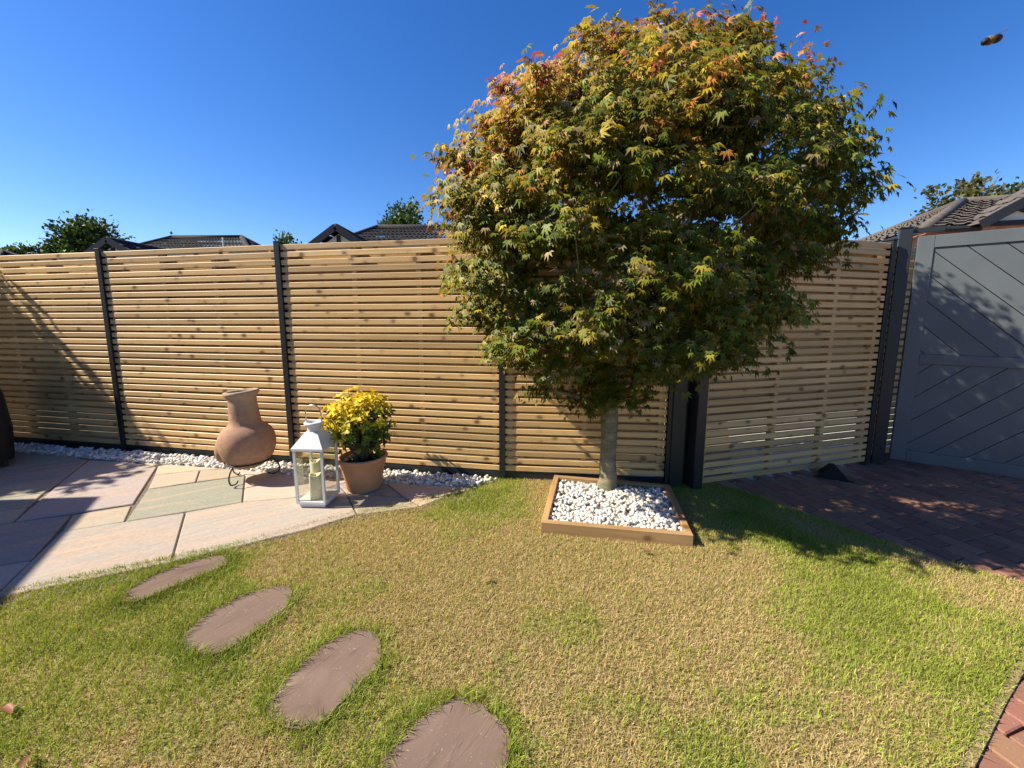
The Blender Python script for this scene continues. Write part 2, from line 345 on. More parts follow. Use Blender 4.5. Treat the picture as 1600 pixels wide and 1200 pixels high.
if far.v:
    o = far.obj('outlying_bricks', M['brick'], paving); o.color = (.25, .12, .075, 1); o['kind'] = 'stuff'
# stepping stones, set in the turf
STEP = [[(-1.724,1.579),(-1.742,1.641),(-1.721,1.731),(-1.65,1.83),(-1.537,1.895),(-1.479,1.884),(-1.442,1.82),(-1.47,1.764),(-1.537,1.694),(-1.601,1.599),(-1.655,1.551)],
 [(-1.269,1.353),(-1.281,1.416),(-1.257,1.521),(-1.181,1.611),(-1.067,1.662),(-.998,1.62),(-.962,1.54),(-.994,1.449),(-1.033,1.353),(-1.088,1.294),(-1.187,1.30)],
 [(-.777,1.09),(-.777,1.167),(-.733,1.294),(-.653,1.384),(-.558,1.399),(-.509,1.353),(-.478,1.241),(-.518,1.167),(-.56,1.07),(-.617,1.025),(-.701,1.037)],
 [(-.36,.936),(-.322,1.004),(-.244,1.09),(-.177,1.118),(-.102,1.101),(-.029,1.041),(-.009,.986),(-.018,.92),(-.066,.862),(-.158,.81),(-.256,.822),(-.337,.876)]]
SL = ['brown stepping stone in the lawn next to the patio edge, cracked across its middle', 'second brown stepping stone from the patio, long and smooth', 'third brown stepping stone from the patio, with a ragged split at its tip', 'brown rounded stepping stone farthest from the patio, speckled with grit']
for poly, lb in zip(STEP, SL):
    cx = sum(p[0] for p in poly)/len(poly); cy = sum(p[1] for p in poly)/len(poly)
    fine = []
    for i in range(len(poly)):
        p0, p1, p2, p3 = [Vector(poly[(i+k-1) % len(poly)]) for k in range(4)]
        for t in (0, .25, .5, .75):
            q = .5*((2*p1)+(-p0+p2)*t+(2*p0-5*p1+4*p2-p3)*t*t+(-p0+3*p1-3*p2+p3)*t**3); fine.append((q.x-cx+random.gauss(0,.003), q.y-cy+random.gauss(0,.003)))
    n = len(fine); top_ = bmesh.new(); vs = [top_.verts.new((x, y, -.004)) for x, y in fine]; fc = top_.faces.new(vs); bmesh.ops.recalc_face_normals(top_, faces=[fc])
    if fc.normal.z < 0: bmesh.ops.reverse_faces(top_, faces=[fc])
    r_ = bmesh.ops.inset_region(top_, faces=[fc], thickness=.006, depth=0); bmesh.ops.translate(top_, verts=list(fc.verts), vec=(0, 0, .004))
    low = bmesh.ops.extrude_edge_only(top_, edges=[e for e in top_.edges if e.is_boundary]); bmesh.ops.translate(top_, verts=[q for q in low['geom'] if isinstance(q, bmesh.types.BMVert)], vec=(0, 0, -.045))
    me = bpy.data.meshes.new('stepping_stone'); top_.to_mesh(me); top_.free(); me.materials.append(M['step'])
    o = link('stepping_stone', me, None, None, (cx, cy, .002)); tag(o, lb, 'stepping stone', 'stepping stones across the lawn')
    # the stones stay unrotated; the grain follows their own axes

# ------------------------------------------------------------------ planter and tree position
PL = [G(845,816,.06), G(1084,837,.06), G(1046,757,.06), G(866,742,.06)]     # outer corners of the timber frame
plan = empty('planter', (0,0,0), 0, 'square timber planter frame around the tree trunk', 'planter')
def board(a, b, wd, z0, z1, mat, parent, name, ext=0.0):
    a = Vector((a[0], a[1], 0)); b = Vector((b[0], b[1], 0)); L = (b-a).length
    o = MB().box((-ext, 0, z0), (L+ext, wd, z1)).obj(name, mat, parent, a, bevel=.003); o.rotation_euler = (0, 0, math.atan2(b.y-a.y, b.x-a.x)); return o
PLc = sum(PL, Vector())/4; plan.location = (PLc.x, PLc.y, 0)
for i in range(4):
    a, b = PL[i]-PLc, PL[(i+1) % 4]-PLc; u = (b-a).normalized()
    a2 = a+u*(.0 if i % 2 == 0 else .039); b2 = b-u*(.0 if i % 2 == 0 else .039)
    board(a2, b2, .038, -.03, .062-.001*(i % 2), M['sleeper'], plan, 'sleeper')
PIN = [tuple(PLc+(p-PLc)*.91)[:2] for p in PL]

# ------------------------------------------------------------------ pebbles (uncountable)
def pebbles(name, poly, n, zlo, zhi, size, label, cat):
    xs = [p[0] for p in poly]; ys = [p[1] for p in poly]; P = []
    x = rng.uniform(min(xs), max(xs), n*6); y = rng.uniform(min(ys), max(ys), n*6); k = in_poly(x, y, poly); x = x[k][:n]; y = y[k][:n]; n = len(x)
    tpl = []
    for _ in range(8):
        bm = bmesh.new(); bmesh.ops.create_icosphere(bm, subdivisions=2 if len(tpl) < 0 else 1, radius=1); sc = rng.uniform(.7, 1.25, 3); sc[2] *= .75
        vv = np.array([v.co[:] for v in bm.verts])*(1+rng.normal(0, .09, (len(bm.verts), 1)))*sc; ff = np.array([[v.index for v in f.verts] for f in bm.faces]); tpl.append((vv, ff)); bm.free()
    V = []; F = []; C = []; off = 0
    for i in range(n):
        vv, ff = tpl[i % 8]; s = size*rng.uniform(.65, 1.25)
        q = Matrix.Rotation(rng.uniform(0, 6.28), 3, 'Z') @ Matrix.Rotation(rng.normal(0, .5), 3, 'X'); A = np.array(q)
        V.append(vv@A.T*s+[x[i], y[i], rng.uniform(zlo, zhi)]); F.append(ff+off); off += len(vv)
        b = rng.uniform(.46, .80); t = rng.random(); c = np.array([b, b*.965, b*.885]) if t < .8 else np.array([b*.9, b*.8, b*.66]); C.append(np.repeat(c[None], len(vv), 0))
    me = np_mesh(name, np.concatenate(V), np.concatenate(F), np.concatenate(C), True); o = link(name, me, M['pebble']); tag(o, label, cat, kind='stuff'); return o
pebbles('planter_gravel', PIN, 1700, .012, .042, .0155, 'white pebbles filling the timber planter', 'gravel')
GR = [(-5.6,3.86),(-3.65,3.52),(-1.88,3.19),(-.09,2.89),(-.28,2.76),(-.5,2.755),(-.96,2.82),(-1.6,2.94),(-2.39,3.11),(-3.27,3.255),(-4.64,3.53),(-5.6,3.66)]
pebbles('fence_gravel', GR, 3300, -.012, .018, .016, 'strip of white pebbles along the foot of the fence', 'gravel')
gb = MB().prism(GR, -.09, -.004).obj('gravel_bed', plain('gravel_bed', (.5,.48,.44), .9, .2, .2, 60, .5)); tag(gb, kind='structure')
pb = MB().prism(PIN, -.05, .015).obj('planter_bed', M['joint']); tag(pb, kind='structure')

# ------------------------------------------------------------------ fence
def slat_mesh(L, h, th, name):
    c = .003; pr = [(0, c), (c, 0), (th, 0), (th, h), (c, h), (0, h-c)]; n = 6
    v = [(0, y, z) for y, z in pr]+[(L, y, z) for y, z in pr]
    f = [tuple(range(n)), tuple(range(2*n-1, n-1, -1))]+[(i, n+i, n+(i+1) % n, (i+1) % n) for i in range(n)]
    me = bpy.data.meshes.new(name); me.from_pydata(v, [], f); me.materials.append(M['slat']); return me
ZF, PITCHZ, SLH, NS = .055, .0593, .0415, 30
def panel(a, b, label, zoff=0.0, board_=True, battens=(.02, .35, .65, .98)):
    a = Vector((a[0], a[1], 0)); b = Vector((b[0], b[1], 0)); L = (b-a).length
    t = empty('slatted_fence', (a.x, a.y, 0), math.atan2(b.y-a.y, b.x-a.x), label, 'fence', 'slatted timber fence sections')
    fm = slat_mesh(L, SLH, .014, 'slat'); bmx = slat_mesh(L, .047, .016, 'rear_slat')
    for i in range(NS+(0 if board_ else 1)):
        z = ZF+zoff+i*PITCHZ+random.gauss(0, .0009)
        o = link('slat', fm, None, t, (0, random.gauss(0, .0008), z)); o.rotation_euler = (0, random.gauss(0, .0006), 0)
        if i < NS-(1 if board_ else 0): link('rear_slat', bmx, None, t, (0, .060, z+SLH-.0145))
    ztop = ZF+zoff+(NS+(0 if board_ else 1))*PITCHZ
    for s in battens:
        MB().box((s*L-.019, .0155, ZF+zoff-.005), (s*L+.019, .0595, ztop-.019)).obj('batten', M['slat'], t)
    # packing strip that closes the top gap but for a few slots
    x = .04
    for gpos in (.06, .37, .72, .985):
        x1 = gpos*L-.05
        if x1-x > .05: MB().box((x, .004, ztop-PITCHZ-.0172), (x1, .0150, ztop-PITCHZ-.0003)).obj('packing_strip', M['slat'], t)
        x = gpos*L+.05
    if board_: MB().box((0, .004, -.06), (L, .032, ZF+zoff-.006)).obj('gravel_board', M['anthracite'], t)
    return t
Pp = [Vector((-7.23, 4.235)), Vector((-5.45, 3.90)), Vector((-3.66, 3.565)), Vector((-1.879, 3.23)), Vector((-.075, 2.913)), Vector((1.165, 2.79))]
plabels = ['slatted fence section past the covered barbecue, ending at the hedge', 'pale slatted fence panel half in shadow by the black covered barbecue', 'slatted fence panel behind the clay chimenea', 'slatted fence panel behind the potted yellow shrub', 'short slatted fence panel behind the tree trunk']
for i in range(5):
    a, b = Pp[i], Pp[i+1]; u = (b-a).normalized(); panel(a+u*.024, b-u*(.024 if i < 4 else .03), plabels[i], battens=(.02, .35, .65, .98) if i < 4 else (.03, .5, .97))
fplab = ['slim dark fence post beside the hedge', 'slim dark fence post at the far end past the barbecue', 'slim dark fence post between the shadowed panel and the chimenea panel', 'slim dark fence post behind the white lantern', 'slim dark fence post where the pebble strip ends']
for i in range(5):
    u = (Pp[i+1]-Pp[i]).normalized(); o = empty('fence_post', (Pp[i].x, Pp[i].y, 0), math.atan2(u.y, u.x), fplab[i], 'fence post', 'slim dark fence posts')
    m = MB(); m.box((-.0225, -.016, -.08), (.0225, -.003, 1.835)); m.obj('front_flange', M['anthracite'], o)
    MB().box((-.0035, -.0028, -.08), (.0035, .075, 1.833)).obj('web', M['anthracite'], o)
    MB().box((-.0225, .0752, -.08), (.0225, .080, 1.835)).obj('rear_flange', M['anthracite'], o)
    MB().box((-.026, -.018, 1.8355), (.026, .084, 1.842)).obj('cap', M['anthracite'], o, bevel=.001)
# heavy corner posts (an added dark plate blacks out the slit between them)
uL = (Pp[5]-Pp[4]).normalized(); uLn = Vector((-uL.y, uL.x))
A0 = Pp[5]
def heavy(name, p, ang, wdt, dep, h, label, chan=True):
    o = empty(name, (p.x, p.y, 0), ang, label, 'gate post')
    MB().box((0, 0, -.08), (wdt, dep, h)).obj('shaft', M['anthracite'], o, bevel=.004)
    MB().box((-.004, -.004, h+.0005), (wdt+.004, dep+.004, h+.012)).obj('cap', M['anthracite'], o, bevel=.003)
    if chan:
        MB().box((-.028, .012, -.08), (-.0005, .018, h-.02)).obj('channel', M['anthracite'], o); MB().box((-.028, .072, -.08), (-.0005, .078, h-.02)).obj('channel', M['anthracite'], o)
    return o
aL = math.atan2(uL.y, uL.x); aR = math.atan2(FR.y, FR.x)
heavy('corner_post', A0+uL*.0-uLn*.035, aL, .095, .095, 1.86, 'thick dark square post at the corner beside the timber planter')
MB().box((.0955, .07, -.08), (.20, .075, 1.84)).obj('slit_blackout_plate', M['anthracite'], bpy.data.objects['corner_post'])
RB = Vector((1.385, 2.765))
heavy('corner_post', RB-FR*.085-Vector((-FR.y, FR.x))*.045, aR, .080, .090, 1.86, 'thick dark square post at the left end of the shaded fence panel', False)
RE = Vector((3.035, 3.231))
panel(RB+FR*.003, RE, 'shaded slatted fence panel with daylight showing through its lower gaps', -.045, False, battens=(.02, .40, .70, .975))
o = heavy('fence_end_post', RE+FR*.004-Vector((-FR.y, FR.x))*.012, aR, .05, .085, 1.85, 'dark fence post at the gate end of the shaded panel', False)
# gate
GA = Vector((3.222, 3.205)); GD = (Vector((3.86, 2.745))-GA).normalized(); GN = Vector((GD.y, -GD.x)); aG = math.atan2(GD.y, GD.x)
if GN.dot(Vector((-1, -1))) < 0: GN = -GN
heavy('gate_post', GA-GD*.112, aG, .080, .080, 1.945, 'tall dark gate post with a hinge arm beside the chevron gate', False)
gpost = bpy.data.objects['gate_post']
heavy('gate_post', GA+GD*1.36, aG, .080, .080, 1.945, 'tall dark gate post at the closing side of the chevron gate', False)
MB().box((.0805, .03, 1.905), (.26, .065, 1.944)).obj('hinge_arm', M['anthracite'], gpost, bevel=.003)
gate = empty('gate', (GA.x, GA.y, 0), aG, 'dark grey gate with diagonal chevron boards', 'gate')
GW, GT, GB, SW = 1.34, 1.875, .045, .095
MB().box((0, 0, GB), (SW, .05, GT)).obj('stile', M['gate'], gate, bevel=.003)
MB().box((GW-SW, 0, GB), (GW, .05, GT)).obj('stile', M['gate'], gate, bevel=.003)
MIDZ = .905
for nm, z0, z1 in (('bottom_rail', GB, GB+.095), ('middle_rail', MIDZ-.04, MIDZ+.04), ('top_rail', GT-.095, GT)):
    MB().box((SW+.0005, .001, z0), (GW-SW-.0005, .049, z1)).obj(nm, M['gate'], gate, bevel=.003)
MB().box((SW-.01, .022, GB+.06), (GW-SW+.01, .028, GT-.06)).obj('backing_sheet', M['anthracite'], gate)
def clip(poly, x0, x1, z0, z1):
    for ax, lim, sg in ((0, x0, 1), (0, x1, -1), (1, z0, 1), (1, z1, -1)):
        out = []
        for i in range(len(poly)):
            p, q = poly[i-1], poly[i]; dp, dq = sg*(p[ax]-lim), sg*(q[ax]-lim)
            if (dp >= 0) != (dq >= 0): t = dp/(dp-dq); out.append((p[0]+(q[0]-p[0])*t, p[1]+(q[1]-p[1])*t))
            if dq >= 0: out.append(q)
        poly = out
        if len(poly) < 3: return []
    return poly
def boards(z0, z1, slope):
    wv = .138*math.sqrt(2)
    x0, x1 = SW+.001, GW-SW-.001
    for k in range(-12, 20):
        c0 = k*wv; g_ = .0028*math.sqrt(2)
        poly = [(x0-1, c0+g_+slope*(-1)), (x1+1, c0+g_+slope*(x1-x0+1)), (x1+1, c0+wv-g_+slope*(x1-x0+1)), (x0-1, c0+wv-g_+slope*(-1))]
        poly = clip([(x, z) for x, z in poly], x0, x1, z0, z1)
        if len(poly) < 3: continue
        n = len(poly); v = [(x, .012, z) for x, z in poly]+[(x, .0215, z) for x, z in poly]
        me = bpy.data.meshes.new('board'); me.from_pydata(v, [], [tuple(range(n)), tuple(range(2*n-1, n-1, -1))]+[(i, n+i, n+(i+1) % n, (i+1) % n) for i in range(n)])
        bm = bmesh.new(); bm.from_mesh(me); bmesh.ops.recalc_face_normals(bm, faces=bm.faces); bm.to_mesh(me); bm.free()
        link('board', me, M['gate'], gate)
boards(MIDZ+.041, GT-.096, -1.0); boards(GB+.096, MIDZ-.041, 1.0)
panel(RE+FR*.075+Vector((.0,.02)), RE+FR*.95+Vector((0,.03)), 'narrow slatted fence section glimpsed through the slits beside the gate post', .0, True, battens=(.03, .5, .97))
dw = MB().prism([(1.75,2.93),(3.05,3.31),(9,5.2),(9,14),(7.5,14)], -.095, -.05).obj('driveway', plain('pale_concrete', (.42,.40,.36), .9, .2, .1, 8, .2)); tag(dw, kind='structure')
# rubber wedge
wd = empty('rubber_wedge', (2.53, 2.955, -.0195), R(-28), 'black rubber wedge lying on the paving against the shaded fence', 'wedge')
MB().add([(-.11,-.045,0),(.11,-.045,0),(.11,.045,0),(-.11,.045,0),(-.015,-.045,.105),(.015,-.045,.105),(.015,.045,.105),(-.015,.045,.105)],
         [(0,3,2,1),(4,5,6,7),(0,1,5,4),(1,2,6,5),(2,3,7,6),(3,0,4,7)]).obj('ramp', M['rubber'], wd, bevel=.004)
MB().box((-.125,-.048,0), (.125,-.0455,.012)).obj('lip', M['rubber'], wd)

# ------------------------------------------------------------------ leaves
def leaf_cloud(parent, tpls, pos, mats, cols, mat_attr, mat_obj, nparts, name='leaf', rest='foliage', score=None):
    """the leaves that show largest become parts, the rest one mesh; pos relative to the parent"""
    n = len(pos); order = np.argsort(-score) if score is not None else np.arange(n); big = set(order[:nparts].tolist())
    tm = []
    for v, f in tpls:
        me = np_mesh(name, v, f); me.materials.append(mat_obj); tm.append(me)
    V = []; F = []; C = []; off = 0
    for i in range(n):
        ti = i % len(tpls); v, f = tpls[ti]
        if i in big:
            o = bpy.data.objects.new(name, tm[ti]); COL.objects.link(o); o.parent = parent
            m4 = Matrix([[*mats[i][r], pos[i][r]] for r in range(3)]+[[0,0,0,1]]); o.matrix_basis = m4; o.color = (*cols[i], 1)
        else:
            V.append(v@mats[i].T+pos[i]); F.append(f+off); off += len(v); C.append(np.repeat(cols[i][None], len(v), 0))
    if V:
        o = link(rest, np_mesh(rest, np.concatenate(V), np.concatenate(F), np.concatenate(C)), mat_attr, parent); o['kind'] = 'stuff'
def frame(tip, nrm):
    y = tip/np.linalg.norm(tip); x = np.cross(y, nrm); x /= np.linalg.norm(x)+1e-9; z = np.cross(x, y); return np.stack([x, y, z], 1)
def maple_tpl(droop, seed):
    r = np.random.default_rng(seed); lobes = [(-118,.38),(-72,.68),(-35,.92),(0,1.0),(35,.92),(72,.68),(118,.38)]
    pts = [(0, 0, 0)]; out = []
    for i, (a, L) in enumerate(lobes):
        L *= r.uniform(.88, 1.08); a += r.normal(0, 4); aa = R(a)
        if i: 
            am = R((a+pa)/2); s = .36; pts.append((s*math.sin(am), s*math.cos(am), .04))
        for da, q in ((0, 1),):
            b = aa+R(da); z = -droop*(q*L)**2+.02; pts.append((q*L*math.sin(b), q*L*math.cos(b), z))
        pa = a
    n = len(pts); f = [(0, i, i+1) for i in range(1, n-1)]
    return np.array(pts), np.array(f)

# ------------------------------------------------------------------ the maple
TB = Vector((.672, 2.66, .03))
tree = empty('maple_tree', TB, 0, 'maple with a broad green and russet crown growing in the timber planter', 'tree')
sil = [(985,25),(1060,12),(1120,35),(1200,30),(1285,85),(1305,135),(1352,195),(1345,250),(1352,325),(1325,365),(1290,430),(1225,525),(1110,600),(1010,625),(940,645),(880,640),(805,590),(755,540),(722,460),(682,390),(690,300),(702,240),(755,160),(825,108),(905,70)]
CYY = 2.72
sp2 = [atY(px, py, CYY) for px, py in sil]; sx = [p.x for p in sp2]; sz = [p.z for p in sp2]
cc = np.array([(min(sx)+max(sx))/2, (min(sz)+max(sz))/2])
shape = [((p.x-cc[0]), (p.z-cc[1])) for p in sp2]
cl = []; RY = .95
while len(cl) < 640:
    y = rng.uniform(-1, 1); s = (1-y*y)**.36*.98; x, z = rng.uniform(-1.75, 1.75), rng.uniform(-1.4, 1.4)
    if s < .15 or not in_poly(np.array([x/s]), np.array([z/s]), shape)[0]: continue
    inner = in_poly(np.array([x/s/.62]), np.array([z/s/.62]), shape)[0]
    if inner and abs(y) < .6 and rng.random() < .86: continue
    p = np.array([cc[0]+x, CYY+y*RY, cc[1]+z])
    dz_ = p[2]-EYE; dd_ = p[1]*cp-dz_*sp; qx, qy = 800+FPX*p[0]/dd_, CY-FPX*(p[1]*sp+dz_*cp)/dd_
    if not in_poly(np.array([1020+(qx-1020)/(.965 if qx < 1020 else .93-.10*min(1, max(0, (qy-380)/150)))]), np.array([330+(qy-330)/(.94 if qy < 330 else .96)]), sil)[0]: continue
    if y < -.2 and p[2] < .95: continue
    if any(np.linalg.norm((p-q)*[1, 1, 1.5]) < .097 for q in cl): continue
    cl.append(p)
cl = np.array(cl); tb = np.array(TB)
top = tb+np.array([.0, .02, .60])
# skeleton: every clump joins the nearest twig already grown
nodes = [top]; par = [-1]; plen = [0.0]
for idx in np.argsort(np.linalg.norm(cl-top, axis=1)):
    p = cl[idx]; N = np.array(nodes); d = np.linalg.norm(N-p, axis=1)+.35*np.array(plen)+np.where(N[:, 2] > p[2]+.15, .5, 0); d[0] *= 1.15
    k = int(np.argmin(d)); a = nodes[k]; L = np.linalg.norm(p-a); ns = max(1, int(L/.12)); last = k
    sag = np.array([0, 0, .10*L])
    for j in range(1, ns+1):
        t = j/ns; q = a+(p-a)*t+sag*math.sin(math.pi*t)+(rng.normal(0, .012, 3) if j < ns else 0)
        nodes.append(q); par.append(last); plen.append(plen[last]+np.linalg.norm(q-nodes[last])); last = len(nodes)-1
nodes = np.array(nodes); n = len(nodes); area = np.full(n, 0.0); nch = np.zeros(n, int)
for i in range(1, n): nch[par[i]] += 1
for i in range(n-1, 0, -1):
    if nch[i] == 0: area[i] = .0032**2.3
    area[par[i]] += area[i]
rad = np.clip(area**(1/2.3), .0028, .05)
limb_of = np.full(n, -1); limbs = {}
for i in range(1, n):
    limb_of[i] = i if par[i] == 0 else limb_of[par[i]]; limbs.setdefault(limb_of[i], []).append(i)
for root_i, ids in limbs.items():
    m = MB(); ch = {}
    for i in ids: ch.setdefault(par[i], []).append(i)
    starts = [(root_i, 0)]
    stack = [(par[root_i], root_i)]
    while stack:
        p0, i = stack.pop(); chain = [p0, i]
        while True:
            kids = ch.get(chain[-1], [])
            if not kids: break
            kids = sorted(kids, key=lambda q: -rad[q]); chain.append(kids[0])
            for o_ in kids[1:]: stack.append((chain[-2], o_))
        rr = [rad[chain[1]]*1.02]+[rad[q] for q in chain[1:]]
        m.tube([nodes[q]-tb for q in chain], rr, 6)
    m.obj('limb', M['bark'], tree, smooth=True)
# trunk with root flare
tp = []; tr_ = []
for z, r_ in ((-.04,.085),(.0,.078),(.03,.068),(.08,.061),(.18,.056),(.30,.054),(.42,.056),(.52,.060),(.60,.058),(.66,.045)):
    tp.append((math.sin(z*5)*.008+(.012 if z < .1 else 0), math.cos(z*4)*.006, z)); tr_.append(r_)
tm_ = MB().tube(tp, tr_, 16); 
tm_.v = [(x*(1+.05*math.sin(3*math.atan2(y, x)+z*6)), y*(1+.05*math.sin(4*math.atan2(y, x)+1)), z) for x, y, z in tm_.v]
tm_.obj('trunk', M['bark'], tree, smooth=True)
# leaves
tpls = [maple_tpl(d, s) for d, s in ((.25,1),(.4,2),(.55,3),(.15,4),(.7,5))]
pos = []; mats = []; cols = []; scr = []
PAL = dict(green=(.15,.185,.018), deep=(.07,.10,.014), olive=(.27,.225,.028), yellow=(.45,.34,.03), orange=(.48,.21,.04), red=(.42,.075,.065), tan=(.36,.27,.12))
eye = np.array([0, 0, EYE]); cc3 = np.array([cc[0], CYY, cc[1]-.2])
for p in cl:
    outw = (p-cc3)/np.array([1.5, .95, 1.2]); rho = np.linalg.norm(outw); od = outw/np.array([1.5, .95, 1.2]); od /= np.linalg.norm(od)+1e-9
    hz = np.array([od[0], od[1], 0]); hz = hz/(np.linalg.norm(hz)+1e-6)
    warm = .56*(p[2]-1.95)/1.1+.56*max(0, -(p[0]-.9))/1.3; warm = np.clip(warm+rng.normal(0, .16), 0, 1)*(.35+.65*min(1, rho))
    nl = int(rng.integers(80, 125)); tone = rng.normal(1, .12)
    tw = [rng.uniform(0, 6.28) for _ in range(6)]
    for j in range(nl):
        a = tw[j % 6]+rng.normal(0, .22); rr = abs(rng.normal(.095, .05)); dirh = np.array([math.cos(a), math.sin(a), 0])
        off = dirh*rr+hz*rng.uniform(-.02, .07)+np.array([0, 0, rng.normal(.015, .035)-1.1*rr*rr])
        tip = .55*dirh+.40*hz+np.array([0, 0, -.75+rng.normal(0, .3)])+rng.normal(0, .25, 3)
        nrm = np.array([0, 0, .6])+.80*hz+.25*dirh+rng.normal(0, .33, 3)
        if p[2] > 2.7 and rng.random() < .5: tip[2] += .7
        m = frame(tip, nrm); s = rng.uniform(.028, .048)*(1.0 if p[1] > 2.3 else 1.06)
        t = warm+rng.normal(0, .14)
        if t > .78: c = PAL['red'] if rng.random() < .45 else PAL['orange']
        elif t > .52: c = PAL['orange'] if rng.random() < .45 else PAL['yellow']
        elif t > .34: c = PAL['yellow'] if rng.random() < .4 else PAL['olive']
        else: c = PAL[rng.choice(['green', 'green', 'deep', 'olive', 'olive', 'tan'], p=[.26,.2,.14,.2,.12,.08])]
        c = np.array(c)*tone*rng.uniform(.62, 1.12)
        q = p+off; pos.append(q-tb); mats.append(m*s); cols.append(c)
        scr.append(s/np.linalg.norm(q-eye)*(1 if (od@(eye-q))/np.linalg.norm(eye-q) > .3 and rho > .8 else .3)*abs(m[:, 2]@(eye-q))/np.linalg.norm(eye-q))
# stray shoots at the top and sides
for px, py in [(1000,28),(1052,8),(1070,14),(1105,28),(1195,20),(1210,32),(1262,48),(1270,72),(905,55),(925,48),(762,140),(690,235),(683,255),(1350,195),(1350,262),(1352,320),(1335,140),(680,360),(1140,30),(975,40)]:
    q0 = atY(px, py, CYY+rng.uniform(-.1, .25)); q0 = np.array(q0); k = int(np.argmin(np.linalg.norm(cl-q0, axis=1))); a = cl[k]
    MB().tube([a-tb, (a+q0)/2-tb+np.array([0,0,.03]), q0-tb], [.003,.0024,.0015], 5).obj('shoot', M['bark'], tree, smooth=True)
    for j in range(9):
        t = rng.uniform(.45, 1.0); q = a+(q0-a)*t+rng.normal(0, .022, 3); m = frame(rng.normal(0, .6, 3)+[0, 0, .1], rng.normal(0, .5, 3)+[0, -.2, .8])
        pos.append(q-tb); mats.append(m*rng.uniform(.03, .045)); cols.append(np.array(PAL['red' if (py < 120 and rng.random() < .6) else 'orange' if px < 950 or py < 120 else 'olive'])*rng.uniform(.8, 1.2)); scr.append(.0)
leaf_cloud(tree, tpls, np.array(pos), mats, np.array(cols), M['leaf'], M['leaf1'], 300, 'leaf', 'foliage', np.array(scr))

# ------------------------------------------------------------------ chimenea
ch = empty('chimenea', (-2.03, 2.90, 0), 0, 'weathered clay chimenea on an iron stand in front of the fence', 'chimenea')
prof = [(.001,.098),(.05,.10),(.09,.108),(.135,.14),(.168,.19),(.188,.25),(.192,.30),(.186,.345),(.170,.383),(.146,.410),(.122,.428),(.107,.443),(.102,.48),(.097,.54),(.092,.60),(.093,.635),(.104,.653),(.117,.672),(.115,.686),(.104,.692),(.092,.688),(.085,.66),(.083,.50),(.09,.45)]
lean = lambda z: -.014*max(0, (z-.40))/.29
m = MB().lathe(prof, 56, wob=lambda a, z: .012*math.sin(2*a+z*9)+.006*math.sin(5*a+3))
m.v = [(x+lean(z), y, z+(.010*(x/.11) if z > .62 else 0)) for x, y, z in m.v]; m.obj('body', M['chim'], ch, smooth=True)
# mouth facing left, a thick lip round a sooty opening
md = Vector((-1.0, -.12, 0)).normalized(); mt = Vector((-md.y, md.x, 0)); mz = .245
lip = MB(); nn = 28; v = []
for rr_, dd in ((.118,.110),(.115,.155),(.108,.183),(.096,.187),(.087,.180),(.082,.130),(.080,.09)):
    for k in range(nn):
        a = 2*math.pi*k/nn; p = md*dd+mt*(rr_*.92*math.cos(a))+Vector((0, 0, mz+rr_*math.sin(a)*.95)); v.append(tuple(p))
f = [(i*nn+k, i*nn+(k+1) % nn, (i+1)*nn+(k+1) % nn, (i+1)*nn+k) for i in range(6) for k in range(nn)]
lip.add(v, f).obj('mouth', M['chim'], ch, smooth=True)
v = [tuple(md*.188+mt*(.082*.92*math.cos(2*math.pi*k/nn))+Vector((0, 0, mz+.082*.95*math.sin(2*math.pi*k/nn)))) for k in range(nn)]
st = empty('chimenea_stand', (-2.03, 2.90, 0), 0, 'thin black iron stand with three curled legs under the chimenea', 'stand')
MB().tube([(.152*math.cos(a*math.pi/16), .152*math.sin(a*math.pi/16), .150) for a in range(33)], .006, 8).obj('ring', M['iron'], st, smooth=True)
for a in (R(-97), R(25), R(160)):
    c, s = math.cos(a), math.sin(a); pts = []
    for t in np.linspace(0, 1, 14):
        if t < .55: q = t/.55; r_ = .152+.045*math.sin(q*math.pi*.75); z = .150-.13*q
        else: q = (t-.55)/.45; ang = q*math.pi*1.0; r_ = .184-.035*math.sin(ang*.5)*1.0-.03*q; z = .020-.013*math.sin(ang*.6)+.045*max(0, q-.4)**1.4
        pts.append((r_*c, r_*s, max(z, .0055)))
    MB().tube(pts, .0052, 8).obj('leg', M['iron'], st, smooth=True)

# ------------------------------------------------------------------ lantern and candles
ln = empty('lantern', (-1.305, 2.505, 0), R(-3), 'tall white metal candle lantern with glass sides on the patio', 'lantern')
h = .098
MB().box((-h*.86,-h*.86,.001), (h*.86,h*.86,.026)).obj('plinth', M['lantern'], ln, bevel=.003)
MB().box((-h,-h,.0265), (h,h,.046)).obj('tray', M['lantern'], ln, bevel=.002)
for sx_ in (-1, 1):
    for sy_ in (-1, 1): MB().box((sx_*h-(.015 if sx_ > 0 else 0), sy_*h-(.015 if sy_ > 0 else 0), .0465), (sx_*h+(.015 if sx_ < 0 else 0), sy_*h+(.015 if sy_ < 0 else 0), .385)).obj('corner_bar', M['lantern'], ln)
for k in range(4):
    o = MB().box((-h+.0155, -h+.006, .047), (h-.0155, -h+.0085, .3845)).obj('pane', M['glass'], ln); o.rotation_euler = (0, 0, k*math.pi/2)
e = h+.006; t_ = .040
MB().add([(-e,-e,.386),(e,-e,.386),(e,e,.386),(-e,e,.386),(-e,-e,.402),(e,-e,.402),(e,e,.402),(-e,e,.402),(-t_,-t_,.495),(t_,-t_,.495),(t_,t_,.495),(-t_,t_,.495)],
         [(0,3,2,1),(0,1,5,4),(1,2,6,5),(2,3,7,6),(3,0,4,7),(4,5,9,8),(5,6,10,9),(6,7,11,10),(7,4,8,11),(8,9,10,11)]).obj('roof', M['lantern'], ln)
